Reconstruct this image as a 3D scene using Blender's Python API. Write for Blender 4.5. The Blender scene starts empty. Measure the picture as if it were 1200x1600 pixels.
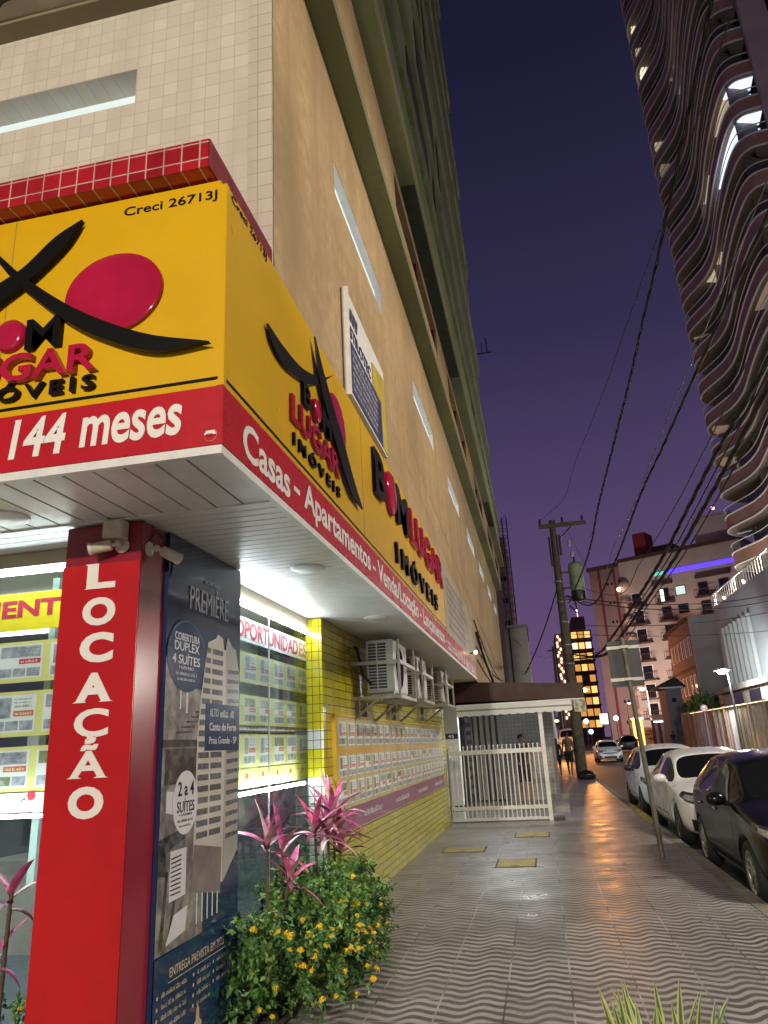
import bpy, bmesh, math, random
from mathutils import Vector, Matrix
from mathutils.bvhtree import BVHTree
random.seed(7)
SC = bpy.context.scene
COL = SC.collection
V = Vector

# ------------------------------------------------------------------ camera
EYE = V((0, 0, 1.6))
YAW, PITCH, ROLL, FPX = -0.18992, 0.311195, -0.052615, 1141.8
_f = V((math.sin(YAW)*math.cos(PITCH), math.cos(YAW)*math.cos(PITCH), math.sin(PITCH)))
_r0 = V((math.cos(YAW), -math.sin(YAW), 0)); _u0 = _r0.cross(_f)
_r = _r0*math.cos(ROLL) + _u0*math.sin(ROLL); _u = -_r0*math.sin(ROLL) + _u0*math.cos(ROLL)
cd = bpy.data.cameras.new('camera'); cam = bpy.data.objects.new('camera', cd); COL.objects.link(cam)
cam.matrix_world = Matrix(((_r.x, _u.x, -_f.x, EYE.x), (_r.y, _u.y, -_f.y, EYE.y), (_r.z, _u.z, -_f.z, EYE.z), (0, 0, 0, 1)))
cd.sensor_fit = 'VERTICAL'; cd.sensor_height = 24; cd.sensor_width = 18; cd.lens = FPX/1600*24
cd.clip_start = 0.05; cd.clip_end = 3000
SC.camera = cam
SC.view_settings.view_transform = 'Standard'; SC.view_settings.look = 'None'
SC.view_settings.exposure = 0.0; SC.view_settings.gamma = 1.0
SC.cycles.use_denoising = True
SC.cycles.max_bounces = 6; SC.cycles.transparent_max_bounces = 12
SC.cycles.sample_clamp_indirect = 4.0

def ray(px, py): return _f*FPX + _r*(px-600) + _u*(800-py)
def at_x(px, py, X): d = ray(px, py); return EYE + d*((X-EYE.x)/d.x)      # where a sight line meets the plane x = X
def at_y(px, py, Y): d = ray(px, py); return EYE + d*((Y-EYE.y)/d.y)
def at_z(px, py, Z): d = ray(px, py); return EYE + d*((Z-EYE.z)/d.z)

# ------------------------------------------------------------------ sky after sunset
w = bpy.data.worlds.new('World'); SC.world = w; w.use_nodes = True
nt = w.node_tree; bg = nt.nodes['Background']
tc = nt.nodes.new('ShaderNodeTexCoord'); sx = nt.nodes.new('ShaderNodeSeparateXYZ'); cr = nt.nodes.new('ShaderNodeValToRGB')
nt.links.new(tc.outputs['Generated'], sx.inputs[0]); nt.links.new(sx.outputs['Z'], cr.inputs[0]); nt.links.new(cr.outputs[0], bg.inputs[0])
el = cr.color_ramp.elements
el[0].position = 0.0; el[0].color = (0.170, 0.090, 0.180, 1)
el[1].position = 1.0; el[1].color = (0.0055, 0.006, 0.017, 1)
for p, c in ((0.10, (0.128, 0.076, 0.172, 1)), (0.28, (0.080, 0.054, 0.138, 1)), (0.50, (0.033, 0.027, 0.074, 1)), (0.75, (0.0125, 0.0115, 0.034, 1))):
    e = el.new(p); e.color = c
bg.inputs[1].default_value = 1.0

# ------------------------------------------------------------------ materials
def nodes(name):
    m = bpy.data.materials.new(name); m.use_nodes = True
    return m, m.node_tree, m.node_tree.nodes['Principled BSDF']
def mixcol(nt, fac, a, b, typ='MIX'):
    n = nt.nodes.new('ShaderNodeMix'); n.data_type = 'RGBA'; n.blend_type = typ
    for s, v in ((0, fac), (6, a), (7, b)):
        if hasattr(v, 'links'): nt.links.new(v, n.inputs[s])
        elif s == 0: n.inputs[0].default_value = v
        else: n.inputs[s].default_value = (*v, 1)
    return n.outputs[2]
def noise(nt, scale, detail=4, vec=None, rough=.6):
    n = nt.nodes.new('ShaderNodeTexNoise'); n.inputs['Scale'].default_value = scale
    n.inputs['Detail'].default_value = detail; n.inputs['Roughness'].default_value = rough
    if vec is not None: nt.links.new(vec, n.inputs['Vector'])
    return n.outputs[0]
def ramp(nt, fac, lo, hi):
    n = nt.nodes.new('ShaderNodeMapRange'); nt.links.new(fac, n.inputs[0])
    n.inputs[1].default_value = lo; n.inputs[2].default_value = hi
    return n.outputs[0]
def position(nt): return nt.nodes.new('ShaderNodeNewGeometry').outputs['Position']
def scaled(nt, vec, s):
    n = nt.nodes.new('ShaderNodeVectorMath'); n.operation = 'MULTIPLY'; nt.links.new(vec, n.inputs[0]); n.inputs[1].default_value = s
    return n.outputs[0]
def bump(nt, b, h, strength, dist=.01):
    n = nt.nodes.new('ShaderNodeBump'); n.inputs['Strength'].default_value = strength; n.inputs['Distance'].default_value = dist
    nt.links.new(h, n.inputs['Height']); nt.links.new(n.outputs[0], b.inputs['Normal'])
MATS = {}
def mat(name, col, rough=.6, metal=0., var=.12, vscale=4., bmp=0., bscale=40., emit=0., ecol=None, coat=0., second=None, lo=.45, hi=.7, objspace=False):
    if name in MATS: return MATS[name]
    m, nt, b = nodes(name); MATS[name] = m
    b.inputs['Roughness'].default_value = rough; b.inputs['Metallic'].default_value = metal; b.inputs['Coat Weight'].default_value = coat
    b.inputs['Coat Roughness'].default_value = .04
    b.inputs['Base Color'].default_value = (*col, 1)
    vec = nt.nodes.new('ShaderNodeTexCoord').outputs['Object'] if objspace else position(nt)
    c = None
    if var:
        f = noise(nt, vscale, 5, vec)
        c = mixcol(nt, ramp(nt, f, .3, .7), tuple(x*(1-var) for x in col), tuple(min(1, x*(1+var)) for x in col))
    if second:
        g = noise(nt, vscale*.6, 6, vec)
        c = mixcol(nt, ramp(nt, g, lo, hi), c if c is not None else col, second)
    if c is not None: nt.links.new(c, b.inputs['Base Color'])
    if rough > .12 and var:
        rr = nt.nodes.new('ShaderNodeMapRange'); nt.links.new(noise(nt, vscale*3, 3, vec), rr.inputs[0])
        rr.inputs[3].default_value = rough*.8; rr.inputs[4].default_value = min(1, rough*1.2); nt.links.new(rr.outputs[0], b.inputs['Roughness'])
    if bmp: bump(nt, b, noise(nt, bscale, 4, vec), bmp)
    if emit:
        b.inputs['Emission Color'].default_value = (*(ecol or col), 1); b.inputs['Emission Strength'].default_value = emit
    return m
def wallvec(nt, plane):
    p = position(nt); s = nt.nodes.new('ShaderNodeSeparateXYZ'); nt.links.new(p, s.inputs[0])
    c = nt.nodes.new('ShaderNodeCombineXYZ')
    a, b = {'x': ('Y', 'Z'), 'y': ('X', 'Z'), 'z': ('X', 'Y')}[plane]
    nt.links.new(s.outputs[a], c.inputs[0]); nt.links.new(s.outputs[b], c.inputs[1])
    return c.outputs[0], s
def tile(name, plane, w, h, col, mortar, msize=.004, rough=.25, var=.1, bands=None, dirt=None, offset=(0, 0)):
    """glazed tile grid in world metres; bands = [(z0, z1, colour)] are rows glazed in another colour"""
    m, nt, b = nodes(name); MATS[name] = m
    vec, s = wallvec(nt, plane)
    ad = nt.nodes.new('ShaderNodeVectorMath'); ad.operation = 'ADD'; nt.links.new(vec, ad.inputs[0]); ad.inputs[1].default_value = (offset[0], offset[1], 0)
    br = nt.nodes.new('ShaderNodeTexBrick'); br.offset = 0; nt.links.new(ad.outputs[0], br.inputs[0])
    br.inputs['Scale'].default_value = 1; br.inputs['Brick Width'].default_value = w; br.inputs['Row Height'].default_value = h
    br.inputs['Mortar Size'].default_value = msize; br.inputs['Mortar Smooth'].default_value = .15; br.inputs['Bias'].default_value = 0
    br.inputs['Color1'].default_value = (*[x*(1-var) for x in col], 1); br.inputs['Color2'].default_value = (*[min(1, x*(1+var)) for x in col], 1)
    br.inputs['Mortar'].default_value = (*mortar, 1)
    c = br.outputs['Color']
    for z0, z1, bc in bands or []:
        g = nt.nodes.new('ShaderNodeMath'); g.operation = 'COMPARE'; nt.links.new(s.outputs['Z'], g.inputs[0])
        g.inputs[1].default_value = (z0+z1)/2; g.inputs[2].default_value = (z1-z0)/2
        inv = nt.nodes.new('ShaderNodeMath'); inv.operation = 'SUBTRACT'; inv.inputs[0].default_value = 1; nt.links.new(br.outputs['Fac'], inv.inputs[1])
        mu = nt.nodes.new('ShaderNodeMath'); mu.operation = 'MULTIPLY'; nt.links.new(g.outputs[0], mu.inputs[0]); nt.links.new(inv.outputs[0], mu.inputs[1])
        c = mixcol(nt, mu.outputs[0], c, bc)
    if dirt:
        st = scaled(nt, position(nt), (3, 3, .5))
        c = mixcol(nt, ramp(nt, noise(nt, 1.2, 6, st), .45, .8), c, dirt)
    nt.links.new(c, b.inputs['Base Color']); b.inputs['Roughness'].default_value = rough
    bump(nt, b, br.outputs['Fac'], -.35, .004)
    return m
def plaster(name, col, stain, rough=.85, streak=(1.6, 1.6, .22), fine=.12):
    m, nt, b = nodes(name); MATS[name] = m
    p = position(nt)
    c = mixcol(nt, ramp(nt, noise(nt, 1.3, 6, scaled(nt, p, streak)), .42, .72), col, stain)
    c = mixcol(nt, ramp(nt, noise(nt, 9, 5, p), .35, .75), c, tuple(x*(1-fine*2) for x in col))
    c = mixcol(nt, ramp(nt, noise(nt, .35, 4, p), .45, .75), c, tuple(x*.8 for x in stain))
    nt.links.new(c, b.inputs['Base Color']); b.inputs['Roughness'].default_value = rough
    bump(nt, b, noise(nt, 60, 4, p), .25, .006)
    return m
def emitter(name, col, s):
    m, nt, b = nodes(name); MATS[name] = m
    b.inputs['Base Color'].default_value = (*[x*.5 for x in col], 1)
    b.inputs['Emission Color'].default_value = (*col, 1); b.inputs['Emission Strength'].default_value = s
    return m
def pane(name, tint=(1, 1, 1), refl=.05, rough=.02):
    m = bpy.data.materials.new(name); m.use_nodes = True; MATS[name] = m
    nt = m.node_tree; nt.nodes.remove(nt.nodes['Principled BSDF']); out = nt.nodes['Material Output']
    t = nt.nodes.new('ShaderNodeBsdfTransparent'); t.inputs[0].default_value = (*tint, 1)
    g = nt.nodes.new('ShaderNodeBsdfGlossy'); g.inputs['Roughness'].default_value = rough
    fr = nt.nodes.new('ShaderNodeLayerWeight'); fr.inputs[0].default_value = .35
    mr = nt.nodes.new('ShaderNodeMapRange'); nt.links.new(fr.outputs['Fresnel'], mr.inputs[0])
    mr.inputs[3].default_value = refl; mr.inputs[4].default_value = .3
    mx = nt.nodes.new('ShaderNodeMixShader'); nt.links.new(mr.outputs[0], mx.inputs[0]); nt.links.new(t.outputs[0], mx.inputs[1]); nt.links.new(g.outputs[0], mx.inputs[2])
    nt.links.new(mx.outputs[0], out.inputs[0])
    return m

# ------------------------------------------------------------------ mesh helpers
class MB:
    """collects faces in world metres, links them as one mesh object"""
    def __init__(s): s.v = []; s.f = []; s.m = []; s.cur = 0; s.sm = []; s.marks = []
    def mat(s, i): s.cur = i; return s
    def add(s, vs, fs, smooth=False):
        k = len(s.v); s.v += [V(p) for p in vs]
        for f in fs: s.f.append([k+i for i in f]); s.m.append(s.cur); s.sm.append(smooth)
        return s
    def quad(s, *p): return s.add(p, [tuple(range(len(p)))])
    def box(s, x0, x1, y0, y1, z0, z1):
        return s.add([(x0, y0, z0), (x1, y0, z0), (x1, y1, z0), (x0, y1, z0), (x0, y0, z1), (x1, y0, z1), (x1, y1, z1), (x0, y1, z1)],
                     [(0, 3, 2, 1), (4, 5, 6, 7), (0, 1, 5, 4), (1, 2, 6, 5), (2, 3, 7, 6), (3, 0, 4, 7)])
    def obox(s, o, a, b, c):
        o, a, b, c = V(o), V(a), V(b), V(c)
        return s.add([o, o+a, o+a+b, o+b, o+c, o+a+c, o+a+b+c, o+b+c], [(0, 3, 2, 1), (4, 5, 6, 7), (0, 1, 5, 4), (1, 2, 6, 5), (2, 3, 7, 6), (3, 0, 4, 7)])
    def prism(s, pts, ext):
        n = len(pts); ext = V(ext); pts = [V(p) for p in pts]
        fs = [tuple(range(n)), tuple(range(2*n-1, n-1, -1))] + [(i, (i+1) % n, n+(i+1) % n, n+i) for i in range(n)]
        return s.add(pts+[p+ext for p in pts], fs)
    def tube(s, pts, r, n=8, cap=True):
        pts = [V(p) for p in pts]; rr = r if isinstance(r, (list, tuple)) else [r]*len(pts)
        vs = []; prev = None
        for i, p in enumerate(pts):
            d = (pts[min(i+1, len(pts)-1)]-pts[max(i-1, 0)]).normalized()
            if prev is None: a = d.orthogonal().normalized()
            else:
                a = prev-d*prev.dot(d); a = a.normalized() if a.length > 1e-6 else d.orthogonal().normalized()
            prev = a; b = d.cross(a)
            vs += [p+(a*math.cos(2*math.pi*k/n)+b*math.sin(2*math.pi*k/n))*rr[i] for k in range(n)]
        fs = [(i*n+k, i*n+(k+1) % n, (i+1)*n+(k+1) % n, (i+1)*n+k) for i in range(len(pts)-1) for k in range(n)]
        s.add(vs, fs, True)
        if cap: s.add(vs[:n], [tuple(range(n-1, -1, -1))]); s.add(vs[-n:], [tuple(range(n))])
        return s
    def lathe(s, o, axis, prof, n=20):
        """prof = [(radius, height along axis)]"""
        o, ax = V(o), V(axis).normalized(); a = ax.orthogonal().normalized(); b = ax.cross(a)
        vs = [o+ax*h+(a*math.cos(2*math.pi*k/n)+b*math.sin(2*math.pi*k/n))*r for r, h in prof for k in range(n)]
        fs = [(i*n+k, i*n+(k+1) % n, (i+1)*n+(k+1) % n, (i+1)*n+k) for i in range(len(prof)-1) for k in range(n)]
        return s.add(vs, fs, True)
    def ball(s, c, r, n=10, m=6):
        c = V(c); r = V(r) if hasattr(r, '__len__') else V((r, r, r))
        vs = [c+V((r.x*math.sin(t)*math.cos(p), r.y*math.sin(t)*math.sin(p), r.z*math.cos(t))) for t in [math.pi*i/m for i in range(m+1)] for p in [2*math.pi*k/n for k in range(n)]]
        return s.add(vs, [(i*n+k, (i+1)*n+k, (i+1)*n+(k+1) % n, i*n+(k+1) % n) for i in range(m) for k in range(n)], True)
    def strip(s, path, up, thick=None, smooth=True):
        """vertical band along a path"""
        n = len(path); vs = [V(p) for p in path]+[V(p)+V(up) for p in path]
        return s.add(vs, [(i, i+1, n+i+1, n+i) for i in range(n-1)], smooth)
    def text(s, body, o, right, up, w, h, depth=.002, weight=.0, shear=0., lift=.0015, space=1.):
        c = bpy.data.curves.new('lettering', 'FONT'); c.body = body; c.offset = weight; c.shear = shear; c.extrude = .1; c.resolution_u = 4; c.space_character = space
        ob = bpy.data.objects.new('lettering', c); me = ob.to_mesh()
        xs = [v.co for v in me.vertices]
        if not xs: return s
        x0, x1 = min(p.x for p in xs), max(p.x for p in xs); y0, y1 = min(p.y for p in xs), max(p.y for p in xs)
        R, U = V(right).normalized(), V(up).normalized(); N = R.cross(U); s.marks.append((len(s.v), len(s.f)))
        vs = [V(o)+R*((p.x-x0)/(x1-x0)*w)+U*((p.y-y0)/(y1-y0)*h)+N*(lift+(depth if p.z > 0 else 0)) for p in xs]
        s.add(vs, [tuple(p.vertices) for p in me.polygons])
        ob.to_mesh_clear(); bpy.data.objects.remove(ob); bpy.data.curves.remove(c)
        return s
    def words(s, name, mats, parent):
        """one part for every word or mark added since the last"""
        ends = s.marks[1:]+[(len(s.v), len(s.f))]
        if s.marks and s.marks[0][1] > 0: ends = [s.marks[0]]+ends; s.marks = [(0, 0)]+s.marks
        for (v0, f0), (v1, f1) in zip(s.marks, ends):
            w_ = MB(); w_.v = s.v[v0:v1]; w_.f = [[i-v0 for i in f] for f in s.f[f0:f1]]; w_.m = s.m[f0:f1]; w_.sm = s.sm[f0:f1]
            if w_.f: w_.build(name, mats, parent)
    def mark(s): s.marks.append((len(s.v), len(s.f))); return s
    def build(s, name, mats, parent=None, loc=None, bevel=0., local=False):
        me = bpy.data.meshes.new(name)
        base = V((0, 0, 0)) if local else (WL.get(parent.name, V((0, 0, 0))) if parent else V(loc or (0, 0, 0)))
        me.from_pydata([tuple(p-base) for p in s.v], [], s.f)
        for m in (mats if isinstance(mats, (list, tuple)) else [mats]): me.materials.append(m)
        for p, i, q in zip(me.polygons, s.m, s.sm): p.material_index = i; p.use_smooth = q
        bm = bmesh.new(); bm.from_mesh(me); bmesh.ops.recalc_face_normals(bm, faces=bm.faces)
        if bevel:
            bm.normal_update()
            es = [e for e in bm.edges if len(e.link_faces) == 2 and e.calc_face_angle(0) > .6]
            bmesh.ops.bevel(bm, geom=es, offset=bevel, segments=2, affect='EDGES', clamp_overlap=True)
        bm.to_mesh(me); bm.free()
        ob = bpy.data.objects.new(name, me); COL.objects.link(ob)
        if parent: ob.parent = parent; WL[ob.name] = WL.get(parent.name, V((0, 0, 0)))
        else: ob.location = base; WL[ob.name] = base
        if local and parent is None: ob.location = V(loc or (0, 0, 0))
        return ob
WL = {}
def tag(o, label=None, cat=None, group=None, kind=None):
    if label: o['label'] = label
    if cat: o['category'] = cat
    if group: o['group'] = group
    if kind: o['kind'] = kind
    return o
def thing(name, label, cat, loc=(0, 0, 0), rotz=0, group=None):
    o = bpy.data.objects.new(name, None); COL.objects.link(o); o.location = loc; o.rotation_euler = (0, 0, rotz)
    o.empty_display_size = .1; WL[o.name] = V(loc)
    return tag(o, label, cat, group)
def copy_tree(o, parent=None):
    c = o.copy(); COL.objects.link(c); WL[c.name] = WL.get(o.name, V((0, 0, 0)))
    if parent is not None: c.parent = parent
    for ch in list(o.children): copy_tree(ch, c)
    return c
def bake(ob):
    dg = bpy.context.evaluated_depsgraph_get(); dg.update()
    me = bpy.data.meshes.new_from_object(ob.evaluated_get(dg)); ob.modifiers.clear(); ob.data = me
    return ob
def light(name, parent, loc, power, col, radius=.08, kind='POINT', spot=None, aim=None):
    l = bpy.data.lights.new(name, kind); l.energy = power; l.color = col; l.shadow_soft_size = radius
    if spot: l.spot_size = spot; l.spot_blend = .22
    o = bpy.data.objects.new(name, l); COL.objects.link(o); o.parent = parent
    if aim: o.rotation_euler = aim
    o.location = V(loc)-WL.get(parent.name, V((0, 0, 0)))
    return o
XP, YP, ZP = V((1, 0, 0)), V((0, 1, 0)), V((0, 0, 1))
# ------------------------------------------------------------------ ground, road, pavement
def wave_paving():
    m, nt, b = nodes('wave_paving'); MATS['wave_paving'] = m
    p = position(nt); s = nt.nodes.new('ShaderNodeSeparateXYZ'); nt.links.new(p, s.inputs[0])
    def M(op, a, bb=None, c=None):
        n = nt.nodes.new('ShaderNodeMath'); n.operation = op
        for i, v in enumerate((a, bb, c)):
            if v is None: continue
            if hasattr(v, 'links'): nt.links.new(v, n.inputs[i])
            else: n.inputs[i].default_value = v
        return n.outputs[0]
    T = .425
    wob = M('MULTIPLY', M('SUBTRACT', noise(nt, 9, 3, p), .5), .05)
    u = M('ADD', M('DIVIDE', s.outputs['X'], T), wob)
    colid = M('FLOOR', M('DIVIDE', s.outputs['X'], T))
    rowid = M('FLOOR', M('DIVIDE', s.outputs['Y'], T))
    jit = M('MULTIPLY', M('SINE', M('ADD', M('MULTIPLY', colid, 12.7), M('MULTIPLY', rowid, 4.1))), .045)   # tiles never line up quite
    a1 = M('MULTIPLY', M('SINE', M('MULTIPLY', u, 2*math.pi)), .40)
    a2 = M('MULTIPLY', M('SINE', M('MULTIPLY', u, 4*math.pi)), -.13)
    ph = M('ADD', M('ADD', M('DIVIDE', s.outputs['Y'], T/3.5), M('ADD', a1, a2)), M('ADD', jit, M('MULTIPLY', wob, 2)))
    wv = M('SINE', M('MULTIPLY', ph, 2*math.pi))
    wv = M('ADD', wv, M('MULTIPLY', M('SUBTRACT', noise(nt, 160, 2, p), .5), 1.1))
    k = ramp(nt, wv, -.35, .25)
    k = M('MULTIPLY', k, M('ADD', .78, M('MULTIPLY', ramp(nt, noise(nt, .8, 4, p), .3, .6), .22)))      # worn areas
    grain = mixcol(nt, ramp(nt, noise(nt, 220, 2, p), .3, .7), (.315, .305, .295), (.47, .455, .44))
    dark = mixcol(nt, ramp(nt, noise(nt, 180, 2, p), .3, .7), (.055, .053, .053), (.10, .096, .096))
    c = mixcol(nt, k, grain, dark)
    br = nt.nodes.new('ShaderNodeTexBrick'); br.offset = 0
    cv = nt.nodes.new('ShaderNodeCombineXYZ'); nt.links.new(s.outputs['X'], cv.inputs[0]); nt.links.new(s.outputs['Y'], cv.inputs[1])
    nt.links.new(cv.outputs[0], br.inputs[0]); br.inputs['Scale'].default_value = 1
    br.inputs['Brick Width'].default_value = T; br.inputs['Row Height'].default_value = T; br.inputs['Mortar Size'].default_value = .007; br.inputs['Mortar Smooth'].default_value = .2
    wn = nt.nodes.new('ShaderNodeTexWhiteNoise'); wn.noise_dimensions = '2D'; cw = nt.nodes.new('ShaderNodeCombineXYZ'); nt.links.new(colid, cw.inputs[0]); nt.links.new(rowid, cw.inputs[1]); nt.links.new(cw.outputs[0], wn.inputs['Vector'])
    c = mixcol(nt, M('MULTIPLY', wn.outputs['Value'], .42), c, (.12, .117, .115))
    joint = mixcol(nt, ramp(nt, noise(nt, 1.5, 3, p), .4, .6), (.05, .045, .042), (.42, .405, .39))
    c = mixcol(nt, M('MULTIPLY', br.outputs['Fac'], .85), c, joint)
    st = ramp(nt, noise(nt, .55, 6, p), .52, .8)
    c = mixcol(nt, M('MULTIPLY', st, .45), c, (.07, .06, .054))
    c = mixcol(nt, M('MULTIPLY', ramp(nt, noise(nt, 3.3, 6, p), .58, .78), .35), c, (.05, .045, .042))
    nt.links.new(c, b.inputs['Base Color'])
    r = nt.nodes.new('ShaderNodeMapRange'); nt.links.new(noise(nt, 2.2, 5, p), r.inputs[0]); r.inputs[1].default_value = .3; r.inputs[2].default_value = .7
    r.inputs[3].default_value = .25; r.inputs[4].default_value = .5
    nt.links.new(r.outputs[0], b.inputs['Roughness'])
    h = M('ADD', M('MULTIPLY', br.outputs['Fac'], -1.0), M('MULTIPLY', noise(nt, 5, 3, p), .5))
    bump(nt, b, h, .2, .005); b.inputs['Specular IOR Level'].default_value = .4
    return m
wave_paving()
asphalt = mat('asphalt', (.045, .045, .047), .55, var=.35, vscale=1.2, bmp=.5, bscale=90, second=(.075, .072, .07))
concrete = mat('concrete', (.24, .225, .2), .8, var=.2, vscale=2.5, bmp=.3, bscale=50, second=(.11, .1, .09))
def struct(name, mb, m): return tag(mb.build(name, m), kind='structure')
struct('ground', MB().quad((-900, -900, -.25), (900, -900, -.25), (900, 1500, -.25), (-900, 1500, -.25)), asphalt)
struct('road', MB().quad((1.9, -60, -.15), (10.6, -60, -.15), (10.6, 420, -.15), (1.9, 420, -.15)), asphalt)
struct('pavement', MB().box(-16, 1.76, -14, 140, -.24, 0), MATS['wave_paving'])
struct('far_pavement', MB().box(10.75, 30, -60, 160, -.24, 0), concrete)
kb = MB()
y = -14.0
while y < 140: kb.box(1.765, 1.915, y, y+.985, -.24, .004); y += 1
struct('kerb', kb, concrete)
kb = MB()
y = -60.0
while y < 160: kb.box(10.6, 10.745, y, y+.985, -.24, .004); y += 1
struct('far_kerb', kb, concrete)
struct('kerb_paint', MB().box(1.762, 1.918, 15.3, 19.6, -.1, .009), mat('worn_yellow_paint', (.42, .32, .03), .7, var=.4, vscale=6, second=(.2, .17, .1)))

# ------------------------------------------------------------------ shared materials
cream_tile = tile('cream_tile', 'y', .105, .105, (.62, .575, .50), (.45, .41, .35), .003, .35, .06, dirt=(.52, .47, .40))
white_tile = tile('white_strip_tile', 'y', .2, .105, (.58, .53, .45), (.36, .31, .25), .0035, .35, .04, dirt=(.46, .41, .33))
yellow_tile_x = tile('yellow_wall_tile', 'x', .26, .085, (.46, .40, .02), (.055, .045, .015), .005, .2, .14, bands=[(1.18, 1.35, (.62, .6, .42))], dirt=(.36, .33, .05))
yellow_tile_y = tile('yellow_jamb_tile', 'y', .075, .085, (.58, .50, .01), (.12, .09, .02), .004, .2, .08, bands=[(1.62, 1.80, (.7, .7, .66)), (0, 1.36, (.7, .7, .66))], offset=(.015, 0))
red_tile_y = tile('red_coping_tile', 'y', .097, .1, (.36, .012, .022), (.5, .38, .33), .004, .18, .25, dirt=(.2, .01, .015), offset=(0, .072))
red_tile_x = tile('red_coping_side_tile', 'x', .097, .1, (.20, .012, .025), (.16, .08, .08), .004, .3, .2, offset=(0, .072))
grey_tile = tile('grey_wall_tile', 'y', .11, .11, (.27, .255, .235), (.15, .14, .125), .006, .35, .08)
ochre = plaster('ochre_plaster', (.48, .335, .175), (.33, .22, .105), streak=(2.4, 2.4, .13), fine=.16)
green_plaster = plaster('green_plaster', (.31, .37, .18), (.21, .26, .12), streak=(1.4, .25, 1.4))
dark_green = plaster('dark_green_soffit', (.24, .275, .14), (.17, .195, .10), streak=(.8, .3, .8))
olive = plaster('olive_beam', (.26, .22, .14), (.17, .14, .085), streak=(.4, 1, 1))
ceiling_plaster = plaster('grey_balcony_ceiling', (.50, .45, .36), (.36, .32, .24))
frosted = mat('frosted_pane', (.62, .72, .75), .35, var=.06, vscale=9, emit=.42, ecol=(.72, .86, .88))
white_paint = mat('white_paint', (.78, .78, .76), .45, var=.06, vscale=6, second=(.6, .59, .55), lo=.6, hi=.9)
white_metal = mat('white_metal', (.72, .72, .70), .35, var=.1, vscale=9, second=(.42, .38, .33), lo=.62, hi=.85)
black_plastic = mat('black_plastic', (.012, .012, .012), .4, var=.2)
black_gloss = mat('black_sign_acrylic', (.005, .005, .005), .42, var=0); black_gloss.node_tree.nodes['Principled BSDF'].inputs['Specular IOR Level'].default_value = .15
red_gloss = mat('red_sign_acrylic', (.42, .012, .05), .09, var=.15, vscale=4, bmp=.12, bscale=5)
sign_yellow = mat('yellow_sign_sheet', (.68, .40, .005), .3, var=.07, vscale=1.5, bmp=.12, bscale=2.2, second=(.50, .27, .012), lo=.56, hi=.95)
sign_red = mat('red_sign_sheet', (.48, .012, .022), .28, var=.1, vscale=2, bmp=.1, bscale=2.5, second=(.30, .012, .03), lo=.58, hi=.95)
sign_white = mat('white_sign_vinyl', (.8, .78, .74), .35, var=.04)
dark_glass = mat('dark_window_glass', (.012, .014, .018), .06, var=0)
maroon = mat('maroon_window_frame', (.10, .025, .025), .4, var=.2)
interior_dark = mat('shop_interior_grey', (.09, .11, .13), .7, var=.2, vscale=1)
steel = mat('galvanised_steel', (.36, .35, .32), .4, .7, var=.2, vscale=12, second=(.2, .17, .13), lo=.6, hi=.85)
pane('shop_glass', (.93, .98, .97), .045)
pane('door_glass', (.6, .68, .68), .08)

# ------------------------------------------------------------------ corner apartment building (left)
ab = thing('apartment_building', 'tall ochre and green apartment building above the corner shop, with slit windows', 'building', (-4, 16, 0))
SL = [(5.22, 7.30), (9.48, 11.60), (13.62, 15.66), (17.5, 19.55), (21.1, 23.0), (24.6, 26.5), (28, 29.6)]
b = MB()
b.box(-1.6, -1.3, 3.62, 31, 2.905, 6.37).box(-1.6, -1.3, 3.62, 31, 6.72, 7.67)
ys = [3.62]+[v for s in SL for v in s]+[31]
for i in range(0, len(ys), 2): b.box(-1.6, -1.3, ys[i], ys[i+1], 6.37, 6.72)
b.build('side_wall', ochre, ab)
b = MB()
b.box(-9, -1.47, 3.6, 3.9, 2.905, 5.985).box(-9, -1.47, 3.6, 3.9, 6.295, 6.87).box(-2.315, -1.47, 3.6, 3.9, 5.985, 6.295).box(-9, -6.6, 3.6, 3.9, 5.985, 6.295)
b.build('front_wall', cream_tile, ab)
MB().box(-1.47, -1.303, 3.588, 3.61, 2.905, 7.6).build('corner_strip', white_tile, ab)
for i, (a, c) in enumerate(SL):
    wn = MB().box(-1.40, -1.375, a, c, 6.37, 6.72).build('slit_window', frosted, ab)
    MB().box(-1.372, -1.303, c-.012, c-.002, 6.375, 6.715).box(-1.372, -1.303, a+.002, a+.012, 6.375, 6.715).box(-1.372, -1.303, a+.014, c-.014, 6.372, 6.38).box(-1.372, -1.303, a+.014, c-.014, 6.71, 6.718).build('reveal', white_paint, wn)
wn = MB().box(-6.6, -2.316, 3.80, 3.81, 5.985, 6.295).build('slit_window', mat('pale_blue_pane', (.55, .66, .70), .4, var=.05, emit=.4, ecol=(.72, .86, .88)), ab)
b = MB().box(-9, -1.3, 3.465, 3.598, 6.87, 7.6); b.build('front_beam', olive, ab)
b = MB().box(-9, -1.1, .6, 3.46, 6.90, 7.6); b.build('balcony_ceiling', ceiling_plaster, ab)
b = MB(); n = 26
pts = [(-3.42+.30*math.cos(t)*(1+.25*math.sin(3*t+1)+.12*math.sin(7*t)), 3.25+.135*math.sin(t)*(1+.2*math.sin(5*t)), 6.897) for t in [2*math.pi*k/n for k in range(n)]]
b.prism(pts, (0, 0, -.003)); b.build('damp_stain', mat('damp_stain', (.045, .04, .03), .9, var=.5, vscale=6), ab)
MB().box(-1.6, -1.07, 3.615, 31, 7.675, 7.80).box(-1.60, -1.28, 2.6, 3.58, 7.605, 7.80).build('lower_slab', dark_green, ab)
b = MB(); WB = [(7.4, 11.3), (12.9, 16.4), (18.6, 21.4), (23.5, 26), (27.5, 29.6)]
ys = [2.6]+[v for s in WB for v in s]+[31]
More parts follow.
